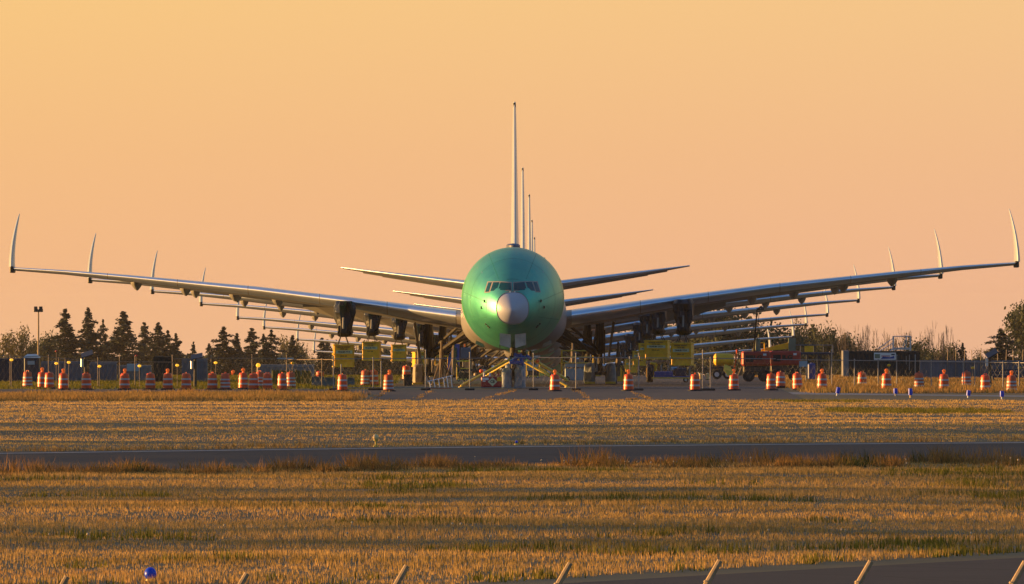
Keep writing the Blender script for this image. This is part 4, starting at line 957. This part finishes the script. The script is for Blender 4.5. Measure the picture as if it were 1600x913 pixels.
# ------------------------------------------------------------------ corrugated boxes / containers
def corr(mb, x0, x1, y, z0, z1, pitch=0.28, dep=0.05, along='x'):
    n = max(1, int(round((x1-x0)/pitch))); vs = []
    for i in range(n):
        a = x0+(x1-x0)*i/n; w = (x1-x0)/n
        for u, k in ((0, 0), (0.25, 0), (0.35, 1), (0.85, 1), (0.95, 0)): vs.append((a+u*w, y+k*dep))
    vs.append((x1, y)); V = [(p[0], p[1], z) for z in (z0, z1) for p in vs]; m_ = len(vs)
    mb.add(V, [(i, i+1, m_+i+1, m_+i) for i in range(m_-1)])
def container(name, label, cat, px0, px1, ptop, d, m, depth=2.4, z0=0.0, group=None, endm=None, endw=0):
    x0, x1 = X(px0, d), X(px1, d); zt = Z(ptop, d); w = x1-x0
    root = empty(name, ((x0+x1)/2, d, pz(d)), 0, label, cat, group); h = zt-pz(d)
    mb = MB(); corr(mb, -w/2+0.08, w/2-0.08, 0, z0+0.12, h-0.12); mb.box(-w/2+0.06, w/2-0.06, 0.08, depth, z0+0.1, h-0.1); mb.build('wall', m, root)
    mb = MB()
    for x in (-w/2, w/2-0.12): mb.box(x, x+0.12, -0.02, 0.1, z0, h)
    mb.box(-w/2+0.12, w/2-0.12, -0.015, 0.1, h-0.14, h-0.003); mb.box(-w/2+0.12, w/2-0.12, -0.015, 0.1, z0, z0+0.14); mb.build('corner_frame', m, root)
    mb = MB(); mb.box(-w/2+0.02, w/2-0.02, 0.0, depth, h, h+0.04); mb.build('roof', m, root)
    return root
r1 = container('shipping_container', 'black-green shipping container carrying a white banner, right of the blue platform', 'container', 1326, 1437, 549.5, 640, 'teal')
mb = MB(); mb.box(-2.93, -2.50, -0.25, 2.2, 0.0, 1.88, 0.03); mb.build('end_door', 'greysheet', r1)
mb = MB(); mb.box(-0.72, 0.82, -0.07, -0.03, 1.24, 1.74); bn = mb.build('banner', 'white', r1)
mb = MB(); mb.box(-0.66, -0.30, -0.078, -0.072, 1.34, 1.64); mb.build('banner_emblem', 'sage', bn)
mb = MB(); mb.add([(-0.25, -0.079, 1.30), (0.72, -0.079, 1.32), (0.70, -0.079, 1.52), (0.45, -0.079, 1.42), (-0.1, -0.079, 1.46)], [(0, 1, 2, 3, 4)]); mb.build('banner_swoosh', 'blue', bn)
mb = MB(); mb.box(-0.2, 0.4, -0.085, -0.08, 1.47, 1.53); mb.build('banner_line', 'red', bn)
mb = MB(); mb.box(0.5, 0.74, -0.082, -0.074, 1.56, 1.66); mb.build('banner_mark', 'navy', bn)
mb = MB(); mb.box(1.75, 1.80, -0.09, -0.03, 0.5, 1.6); mb.tube((1.55, -0.06, 0.9), (1.55, -0.06, 1.5), 0.02); mb.build('locking_bar', 'steel', r1)
# gantry standing behind that container
d = 655; root = empty('access_gantry', (X(1409, d), d, 0)); tag(root, 'pale tubular stair gantry rising behind the dark container', 'gantry')
mb = frame_box(-0.62, 0.62, -0.6, 0.6, 2.0, 2.85, 0.03); mb.tube((0.25, -0.6, 2.0), (0.35, -0.6, 3.0), 0.03); mb.tube((0.0, -0.6, 2.0), (0.3, -0.6, 2.8), 0.02); mb.build('railing', 'alu', root)
mb = MB(); mb.box(-0.65, 0.68, -0.6, 0.6, 1.90, 2.0); mb.build('deck', 'alu', root)
mb = MB(); mb.tube((-0.6, -0.6, 2.75), (-1.75, -0.6, 1.95), 0.025); mb.tube((-0.6, -0.6, 2.4), (-1.6, -0.6, 1.8), 0.025); mb.tube((-0.6, -0.6, 2.0), (-1.5, -0.6, 1.3), 0.04); mb.build('stair', 'alu', root)
mb = MB()
for x in (-0.6, 0.6):
    for y in (-0.55, 0.55): mb.tube((x, y, 0), (x, y, 1.9), 0.05)
mb.build('leg', 'alu', root)
root = container('sheet_fence', 'long slate blue corrugated sheet fence at far right', 'fence', 1437, 1640, 564, 628, 'slate', depth=0.3)
mb = MB()
for px in range(1480, 1640, 13):
    x = X(px, 628)-root.location.x; a = random.uniform(-0.08, 0.08); mb.tube((x, -0.05, 0.2), (x+a, -0.05, 2.0), 0.025, n=5)
mb.build('timber_batten', 'rustpost', root)
d = 600; root = empty('park_bench', (X(1572, d), d, 0)); tag(root, 'dark slatted crate bench at right, before the slate fence', 'bench')
mb = MB()
for z in (0.3, 0.5, 0.7): mb.box(-0.95, 0.95, -0.05, 0.0, z, z+0.12)
mb.build('backrest', 'navy', root); mb = MB(); mb.box(-0.95, 0.95, -0.5, -0.06, 0.28, 0.36); mb.build('seat', 'navy', root)
for x in (-0.85, 0.85): mb = MB(); mb.box(x-0.04, x+0.04, -0.45, 0.0, 0, 0.28); mb.build('leg', 'navy', root)
# left side
def cabin(name, label, cat, px0, px1, ptop, base, d, m, group=None): return container(name, label, cat, px0, px1, ptop, d, m, group=group)
cabin('site_container', 'blue container at the extreme left behind the fence', 'container', -30, 37, 561, 600, 596, 'navy')
cabin('site_container', 'slate blue container right of the portable toilet', 'container', 64, 128, 566, 600, 600, 'slate')
cabin('site_container', 'grey-blue container between the left solar panel and the green box', 'container', 140, 182, 567, 600, 604, 'slate')
r3 = cabin('site_container', 'low grey container with a pale blue window panel, centre left', 'container', 184, 236, 572, 600, 606, 'greysheet')
cabin('site_box', 'dark green site box left of the second solar panel', 'container', 240, 269, 558, 600, 590, 'teal')
cabin('portable_office', 'blue-grey portable office behind the second solar panel', 'portable office', 284, 324, 562, 600, 598, 'slate')
mb = MB(); mb.box(-0.5, 0.35, -0.06, -0.02, 0.65, 1.15); mb.build('window', 'paleblue', r3)
r4 = cabin('clad_shed', 'long pale grey clad shed behind the olive panels', 'shed', 402, 491, 571, 600, 640, 'greysheet')
mb = MB(); mb.box(-0.6, 0.55, -0.08, -0.03, 1.28, 1.38); mb.build('sign_strip', 'paleblue', r4)
d = 572
for px0, px1, lb in ((425, 436, 'olive green panel stack, left end behind drums'), (437, 456, 'olive green panel stack behind the pair of overlapping drums'), (457, 470, 'olive green panel stack just right of the fence post'), (471, 486, 'olive green panel stack beside the concrete barrier')):
    x0, x1 = X(px0, d), X(px1, d); root = empty('panel_stack', ((x0+x1)/2, d, 0), 0, lb, 'panel stack', 'olive green panel stacks'); w = x1-x0
    for k in range(3):
        mb = MB(); a = -w/2+w*k/3; t = random.uniform(-0.02, 0.04); mb.box(a, a+w/3-0.02, -0.3+0.1*k, 0.5, 0.0, 0.90+t, 0.02); mb.box(a+0.03, a+0.06, -0.33+0.1*k, -0.3+0.1*k, 0.0, 0.98+t); mb.build('panel', 'olive', root)
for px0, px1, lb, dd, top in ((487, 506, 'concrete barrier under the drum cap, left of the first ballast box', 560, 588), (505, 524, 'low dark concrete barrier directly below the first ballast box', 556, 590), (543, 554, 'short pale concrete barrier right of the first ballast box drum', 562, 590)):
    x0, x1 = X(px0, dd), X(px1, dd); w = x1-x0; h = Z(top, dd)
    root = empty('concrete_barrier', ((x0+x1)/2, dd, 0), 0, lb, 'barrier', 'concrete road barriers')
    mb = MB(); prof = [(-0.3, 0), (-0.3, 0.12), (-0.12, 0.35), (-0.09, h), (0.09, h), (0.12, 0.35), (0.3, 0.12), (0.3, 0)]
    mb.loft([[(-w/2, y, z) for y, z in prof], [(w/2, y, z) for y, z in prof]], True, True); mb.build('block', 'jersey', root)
    mb = MB(); mb.path([(-0.1, 0, h), (-0.1, 0, h+0.05), (0.1, 0, h+0.05), (0.1, 0, h)], 0.015); mb.build('lifting_loop', 'darksteel', root)
dd = 562; root = empty('lidded_keg', (X(500, dd), dd, Z(588.5, dd))); tag(root, 'squat orange keg resting on the concrete barrier', 'keg')
mb = MB(); mb.lathe([(0.22, 0), (0.25, 0.05), (0.24, 0.25), (0.17, 0.32), (0.05, 0.35)], n=20); mb.build('body', 'orange', root, True); mb = MB(); mb.lathe([(0.252, 0.09), (0.25, 0.13)], n=20, cap=False); mb.build('rim_band', 'orange2', root, True)
# portable toilet
d = 590; root = empty('portable_toilet', (X(50, d), d, 0)); tag(root, 'dark blue portable toilet with a white roof by the left fence', 'portable toilet')
mb = MB(); mb.box(-0.48, 0.48, -0.5, 0.5, 0.05, 1.62, 0.04); b_ = mb.build('cabin', 'navy', root)
mb = MB(); mb.box(-0.34, 0.34, -0.53, -0.50, 0.12, 1.50); dr = mb.build('door', 'navy', root)
mb = MB(); mb.box(-0.26, 0.2, -0.545, -0.53, 1.18, 1.42); mb.build('sign_panel', 'paleblue', dr)
mb = MB(); mb.loft([[(-0.53, -0.55, 1.62), (0.53, -0.55, 1.62), (0.53, 0.55, 1.62), (-0.53, 0.55, 1.62)], [(-0.50, -0.5, 1.70), (0.50, -0.5, 1.70), (0.50, 0.5, 1.70), (-0.50, 0.5, 1.70)], [(-0.28, -0.3, 1.86), (0.28, -0.3, 1.86), (0.28, 0.3, 1.86), (-0.28, 0.3, 1.86)]], True, True); mb.build('roof', 'white', root)
# solar panel posts
def solar(px, base, ptop, d, label, ang):
    root = empty('solar_panel_post', (X(px, d), d, pz(d)), 0, label, 'solar panel', 'solar panel posts along the fences'); h = Z(ptop, d)-pz(d)
    mb = MB(); mb.tube((0, 0, 0), (0, 0, h-0.25), 0.10, 0.085, n=10); mb.build('post', 'darksteel', root)
    mb = MB(); mb.box(-0.36, 0.36, -0.5, 0.5, -0.02, 0.03); pn = mb.build('panel', 'solar', root, loc=(0.1, 0, h-0.18)); pn.rotation_euler = (R(16), R(-ang*0.75), 0)
    mb = MB(); mb.box(-0.28, -0.12, -0.14, 0.14, h-0.95, h-0.45, 0.02); mb.build('control_box', 'alu', root)
solar(133.5, 605, 549, 552, 'tilted solar panel on a dark post, leftmost, above the left drums', 24)
solar(305, 605, 552.5, 556, 'tilted solar panel on a dark post before the portable office', 14)
solar(1547, 608, 548, 545, 'steeply tilted solar panel on a dark post before the right slate fence', 40)
# flood light mast
d = 900; root = empty('floodlight_mast', (X(60, d), d, pz(d))); tag(root, 'tall thin floodlight mast above the portable toilet', 'floodlight'); h = Z(487, d)-pz(d)
mb = MB(); mb.tube((0, 0, 0), (0, 0, h+0.2), 0.12, 0.07); mb.build('mast', 'timber', root)
for sg in (-1, 1):
    mb = MB(); mb.box(sg*0.25-0.2, sg*0.25+0.2, -0.2, 0.2, h-0.05, h+0.28, 0.03); mb.build('lamp_head', 'darksteel', root)
    mb = MB(); mb.box(sg*0.25-0.17, sg*0.25+0.17, -0.22, -0.2, h+0.28, h+0.50); mb.build('visor', 'darksteel', root)
# amber lamps and red lamps along the fence
def fence_lamp(px, py, d, label, m='ylamp', pole='rustpost'):
    root = empty('warning_light', (X(px, d), d, pz(d)), 0, label, 'warning light', 'small amber warning lights along the fences'); h = Z(py, d)-pz(d)
    mb = MB(); mb.tube((0, 0, 0), (0, 0, h-0.08), 0.018); mb.build('stake', pole, root)
    mb = MB(); mb.ball((0, 0, h), 0.095, 12, 8, sx=1.15, sz=0.85); mb.build('lens', m, root, True)
for px, py, lb in ((18, 562.5, 'amber light left of the portable toilet'), (88, 568, 'small amber light right of the portable toilet'), (107.5, 566.5, 'amber light midway from the toilet to the first solar panel'), (155.5, 572.5, 'amber light just right of the first solar panel'), (218, 572, 'amber light before the grey container'), (277, 571, 'bright amber light between green box and portable office'), (337, 567, 'amber light right of the portable office'), (457, 567.5, 'dim amber light above the grey shed roof'), (1389, 571, 'dim yellow light below the white banner'), (1520, 575, 'dim yellow light left of the right solar panel'), (1593, 575, 'dim yellow light at the extreme right')):
    fence_lamp(px, py, 548, lb, 'ylamp' if px < 400 else 'yellow')
fence_lamp(88, 549, 700, 'small red light on a tall pole over the left containers', 'red')
fence_lamp(213, 556, 700, 'red and white light on a pole left of the green box', 'red')
d = 575; root = empty('beacon_post', (X(403.5, d), d, 0)); tag(root, 'thick white post with a yellow dome above the packed drums', 'beacon')
mb = MB(); mb.tube((0, 0, 0), (0, 0, Z(574, d)), 0.11, 0.09, n=12); mb.build('post', 'tarp_sunlit', root); mb = MB(); mb.ball((0, 0, Z(571, d)), 0.14, 14, 8); mb.build('dome', 'ylamp', root, True)
for px, lb in ((1094.5, 'small amber marker left of the tank trailer, nearer the fence post'), (1105.5, 'small amber marker just left of the tank trailer')):
    dd = 615; root = empty('guide_post', (X(px, dd), dd, 0), 0, lb, 'guide post', 'small amber guide posts'); mb = MB(); mb.lathe([(0.07, 0), (0.09, 0.2), (0.10, 0.42), (0.03, 0.46)], n=10); mb.build('post', 'amber_sunlit', root, True); mb = MB(); mb.box(-0.15, 0.15, -0.15, 0.15, 0, 0.04); mb.build('foot', 'rubber', root)

# ------------------------------------------------------------------ trees
def leafmesh(name, pts, size, m, parent, flat=0.0):
    """pts: centres; one small random quad-ish face each"""
    n = len(pts); P = np.asarray(pts); s = size*rng.uniform(0.5, 1.5, n)[:, None]
    a = rng.normal(size=(n, 3)); a /= np.linalg.norm(a, axis=1)[:, None]; b = rng.normal(size=(n, 3)); b -= (a*b).sum(1)[:, None]*a; b /= np.linalg.norm(b, axis=1)[:, None]
    if flat: a[:, 2] *= (1-flat); b[:, 2] *= (1-flat)
    v = np.stack([P-a*s, P+b*s*0.6, P+a*s, P-b*s*0.6], 1).reshape(-1, 3)
    me = bpy.data.meshes.new(name); me.vertices.add(4*n); me.vertices.foreach_set('co', v.ravel()); me.loops.add(4*n); me.loops.foreach_set('vertex_index', np.arange(4*n, dtype=np.int32))
    me.polygons.add(n); me.polygons.foreach_set('loop_start', np.arange(0, 4*n, 4, dtype=np.int32)); me.polygons.foreach_set('loop_total', np.full(n, 4, dtype=np.int32)); me.update(); me.validate(); me.materials.append(M[m])
    o_ = bpy.data.objects.new(name, me); COL.objects.link(o_); o_.parent = parent; return o_
def conifer(h, w, seed, dens=1.0):
    """crown pieces relative to base: trunk plus drooping whorls"""
    rr = random.Random(seed); root = empty('conifer_tree', (0, 0, 0))
    mb = MB(); mb.tube((0, 0, 0), (0, 0, h*0.96), h*0.012, 0.03); br = mb; pts = []
    nl = int(h*2.0)
    for i in range(nl):
        t = i/(nl-1); z = h*(0.10+0.88*t+0.01*rr.random()); rad = w*min(1.0, (1-t)**0.75*1.05)*rr.choice((0.55, 0.8, 1.0, 1.15)); nb = 6 if t < 0.8 else 4
        for k in range(nb):
            if rr.random() < 0.08: continue
            a = rr.random()*6.283; r_ = rad*rr.uniform(0.5, 1.35)+0.12; ex = (r_*math.cos(a), r_*math.sin(a), z-0.22*r_+rr.uniform(-0.1, 0.1)*h*0.05)
            br.tube((0, 0, z), ex, 0.05, 0.015, n=4, cap=False)
            m_ = int((14+40*r_)*dens)
            for q_ in range(m_):
                u = rr.random()**0.6; sp = 0.10+0.22*r_*(1-u*0.6)
                pts.append((ex[0]*u+rr.gauss(0, sp*0.6), ex[1]*u+rr.gauss(0, sp*0.6), z+(ex[2]-z)*u+rr.gauss(0, 0.13)-0.05))
    br.build('trunk', 'bark', root); pts += [(rr.gauss(0, 0.06), rr.gauss(0, 0.06), h*(0.9+0.1*rr.random())) for _ in range(24)]
    leafmesh('crown', pts, 0.20, 'needle', root, 0.3); return root
def grow(mb, p, d_, ln, r, lv, tips, rr, spread=0.55, up=0.12):
    q_ = p+d_*ln; mb.tube(p, q_, r, r*0.68, n=5 if lv > 2 else 3, cap=False)
    if lv <= 0: tips.append(q_); return
    for k in range(3 if rr.random() < 0.55 else 2):
        nd = (d_+Vector((rr.gauss(0, spread), rr.gauss(0, spread), rr.gauss(0, spread*0.5)+up))).normalized()
        grow(mb, q_, nd, ln*rr.uniform(0.62, 0.88), r*0.66, lv-1, tips, rr, spread, up)
    if lv <= 3: tips.append(q_)
def broad(h, seed, leaves=26, lv=5, m='leaf', name='leafy_tree', spread=0.5, size=0.22, cl=0.75):
    rr = random.Random(seed); root = empty(name, (0, 0, 0)); mb = MB(); tips = []
    grow(mb, Vector((0, 0, 0)), Vector((0, 0, 1)), h*0.26, h*0.02, lv, tips, rr, spread)
    zm = max(t.z for t in tips); k = h/zm
    mb.v = [(x*k, y*k, z*k) for x, y, z in mb.v]; mb.build('trunk', 'bark', root)
    if leaves:
        pts = [(t.x*k+rr.gauss(0, cl), t.y*k+rr.gauss(0, cl), t.z*k+rr.gauss(0, cl*0.8)) for t in tips for _ in range(int(leaves*rr.choice((0.3, 1, 1.5))))]
        pts = [p for p in pts if p[2] > h*0.16]
        leafmesh('crown', pts, size, m, root)
    return root
def bare(h, seed): return broad(h, seed, 0, 5, name='bare_tree', spread=0.33)
protos = {}
def place(kind, px, top, d, hw, label, group, idx=0):
    """top and half-width in photo pixels"""
    base = pz(d); H = Z(top, d)-base
    key = (kind, idx)
    if key not in protos:
        o_ = {'c': lambda: conifer(16, 3.6, 11+idx), 'l': lambda: broad(12, 31+idx), 'y': lambda: broad(12, 51+idx, m='leafy', leaves=16), 'b': lambda: bare(12, 71+idx), 's': lambda: broad(12, 91+idx, leaves=9, m='leaf', size=0.18)}[kind]()
        protos[key] = o_
    else:
        src = protos[key]; o_ = src.copy(); COL.objects.link(o_)
        for ch in [x for x in ALL() if x.parent == src]:
            c_ = ch.copy(); COL.objects.link(c_); c_.parent = o_
    hh = 16 if kind == 'c' else 12; k = H/hh
    kx = (hw*d/F)/(3.6*1.0 if kind == 'c' else 4.6)
    o_.location = (X(px, d), d, base); o_.scale = (kx, kx, k); o_.rotation_euler = (0, 0, (px*0.37) % 6.28)
    tag(o_, label, 'tree', group)
    return o_
G1 = 'dark conifers beyond the left containers'; G2 = 'leafy trees beyond the airfield'; G3 = 'bare trees beyond the airfield'
LC = [(102, 487, 28, 'broad leftmost conifer, a little right of the floodlight mast'), (138, 484, 24, 'tallest spire-topped conifer of the left group'), (161, 503, 15, 'thin conifer between two bigger ones at left'), (193, 490, 36, 'widest and bushiest conifer of the left group'),
      (226, 508, 22, 'conifer with a pointed tip just right of the widest one'), (247, 507, 23, 'conifer fourth from the right end of the left group'), (262, 520, 20, 'shorter conifer tucked in above the green site box'), (275, 524, 18, 'ragged conifer at the right edge of the left group'), (302, 538, 11, 'small lone conifer top above the second solar panel'),
      (327, 540, 16, 'low conifer starting the second group of trees'), (350, 514, 28, 'wide tall conifer of the second group'), (370, 524, 20, 'conifer right of the wide one in the second group'), (394, 517, 25, 'full conifer above the packed drums'), (412, 525, 16, 'narrow conifer left of the yellowing tree'), (424, 519, 22, 'conifer touching the yellowing tree'), (457, 527, 18, 'conifer right of the yellowing tree'),
      (503, 532, 20, 'conifer left of the first ballast box'), (512, 534, 18, 'conifer half hidden by the first ballast box'), (1563, 517, 30, 'lone conifer above the right slate fence'), (1504, 539, 14, 'small conifer at the right end of the bare trees'), (1270, 511, 22, 'dark ragged conifer above the blue platform')]
for i, (px, tp, hw, lb) in enumerate(LC): place('c', px, tp-3, 1330+(i*37) % 160, hw*1.75, lb, G1 if px < 1000 else None, i % 4)
LL = [('y', 33, 521, 24, 'yellow-leaved tree at the extreme left'), ('l', 62, 530, 22, 'leafy tree behind the floodlight mast'), ('l', 82, 526, 18, 'leafy tree between mast and first conifer'), ('y', 446, 535, 24, 'yellowing tree between conifers of the second group'), ('s', 470, 548, 18, 'thin sparse tree left of the farthest left wing tips'),
      ('l', 565, 541, 34, 'dark leafy tree behind the second left ballast box'), ('l', 610, 544, 36, 'dark leafy tree behind the third left ballast box'), ('l', 660, 545, 40, 'dark leafy tree behind the left main gear'), ('l', 545, 547, 26, 'dark leafy tree behind the first left ballast box'),
      ('l', 1150, 488, 60, 'tall leafy tree behind the right wing tips, above the tank trailer'), ('l', 1112, 502, 46, 'leafy tree behind the right wings, left of the tallest'), ('l', 1070, 508, 44, 'leafy tree behind the right ballast boxes'), ('l', 1030, 520, 42, 'leafy tree behind the middle of the right wings'), ('l', 990, 525, 40, 'leafy tree just right of the right main gear'), ('l', 1190, 545, 30, 'low leafy tree above the nearer red lift'), ('s', 1226, 542, 26, 'twiggy low tree above the farther red lift'),
      ('l', 1262, 512, 22, 'leafy tree above the notice board'), ('l', 1295, 512, 24, 'rounded leafy tree above the right of the blue platform'), ('l', 1315, 532, 26, 'dense leafy tree left of the dark container roof'), ('l', 1345, 545, 24, 'low bush tree over the left of the dark container'), ('l', 1395, 546, 26, 'low bush tree over the white banner'), ('l', 1437, 537, 24, 'leafy tree right of the gantry'), ('l', 1472, 543, 24, 'low leafy tree over the slate fence, left part'),
      ('s', 1522, 549, 18, 'small sparse tree left of the right solar panel'), ('s', 1605, 500, 28, 'sparse low tree under the big one at right'), ('l', 1606, 470, 36, 'big tall leafy tree cut off by the right edge'), ('l', 1590, 545, 20, 'low leafy tree below the big one at right'), ('l', 700, 552, 30, 'dark tree seen beneath the front airliner, left'), ('l', 930, 552, 34, 'dark tree seen beneath the front airliner, right')]
for i, (k, px, tp, hw, lb) in enumerate(LL): place(k, px, tp-2, 1380+(i*41) % 170, hw*1.15, lb, G2, i % 3 if k == 'l' else 0)
LBt = [(1318, 508, 12), (1336, 509, 14), (1354, 507, 14), (1372, 515, 12), (1386, 514, 12), (1404, 512, 12), (1421, 516, 14), (1436, 518, 14), (1450, 510, 8), (1463, 503, 14), (1479, 508, 13), (1492, 522, 12), (1344, 520, 12), (1575, 526, 8)]
XB = [(1327, 516, 15, 'faint bare tree between the first two of the row'), (1363, 513, 15, 'faint bare tree left of the gantry stair'), (1396, 519, 15, 'faint bare tree left of the gantry railing'), (1413, 520, 14, 'faint bare tree behind the gantry railing'), (1443, 522, 14, 'faint bare tree just right of the gantry'), (1471, 517, 13, 'faint bare tree over the slate fence beside the tallest bare one')]
for i, (px, tp, hw, lb) in enumerate(XB): place('b', px, tp, 1500+i*9, hw*1.4, lb, G3, (i+2) % 4)
OT = ['first', 'second', 'third', 'fourth', 'fifth', 'sixth', 'seventh', 'eighth', 'ninth', 'tenth', 'eleventh', 'twelfth']
for i, (px, tp, hw) in enumerate(LBt):
    lb = 'bare tree in the row over the right containers, %s from the left' % OT[i] if i < 12 else ('shorter bare tree behind the second one over the dark container' if i == 12 else 'bare sapling just right of the lone right conifer')
    place('b', px, tp-2, 1340+(i*29) % 120, hw*1.3, lb, G3, i % 4)

# far wood that closes the gaps low down
pts = []
for i in range(26000):
    px = rng.uniform(-60, 1660); d = rng.uniform(1480, 1560)
    tp = (556 if px < 480 else 563)-10*noise.noise(Vector((px/40, 0, 0)))-8*noise.noise(Vector((px/9, 3, 0)))
    if 690 < px < 900: tp = 560
    zt = Z(tp, d); zb = pz(d); pts.append((X(px, d), d, zb+(zt-zb)*rng.uniform(0.3, 1)**0.7))
o_ = leafmesh('far_wood', pts, 0.42, 'needle', None); o_['kind'] = 'stuff'

# ------------------------------------------------------------------ out of frame to the left: tree row that shades the near ground
for i, y in enumerate(list(range(198, 300, 11))+list(range(300, 394, 6))):
    k, idx = ('s', 0); src = protos[(k, idx)]; o_ = src.copy(); COL.objects.link(o_)
    for ch in [x for x in ALL() if x.parent == src]: c_ = ch.copy(); COL.objects.link(c_); c_.parent = o_
    o_.location = (-125-7*((i*7) % 3), y, 0); o_.scale = (1.1, 1.1, 0.80+0.08*((i*5) % 4)); o_.rotation_euler = (0, 0, i*1.3)
    tag(o_, 'leafy tree in the shading row far left of the field, outside the picture', 'tree', 'shade trees left of the field')
# ------------------------------------------------------------------ smoke haze
HZ = True
if HZ:
    mb = MB(); mb.box(-4100, 4100, -210, 9100, -161.5, 24)
    hz = mb.build('haze', None); m = bpy.data.materials.new('smoke_haze'); m.use_nodes = True; t = m.node_tree; t.nodes.clear()
    o_ = N(t, 'ShaderNodeOutputMaterial'); v = N(t, 'ShaderNodeVolumePrincipled'); v.inputs['Density'].default_value = 0.000032; v.inputs['Color'].default_value = (0.95, 0.88, 0.78, 1); v.inputs['Anisotropy'].default_value = 0.3
    t.links.new(v.outputs[0], o_.inputs['Volume']); hz.data.materials.append(m); hz['kind'] = 'stuff'
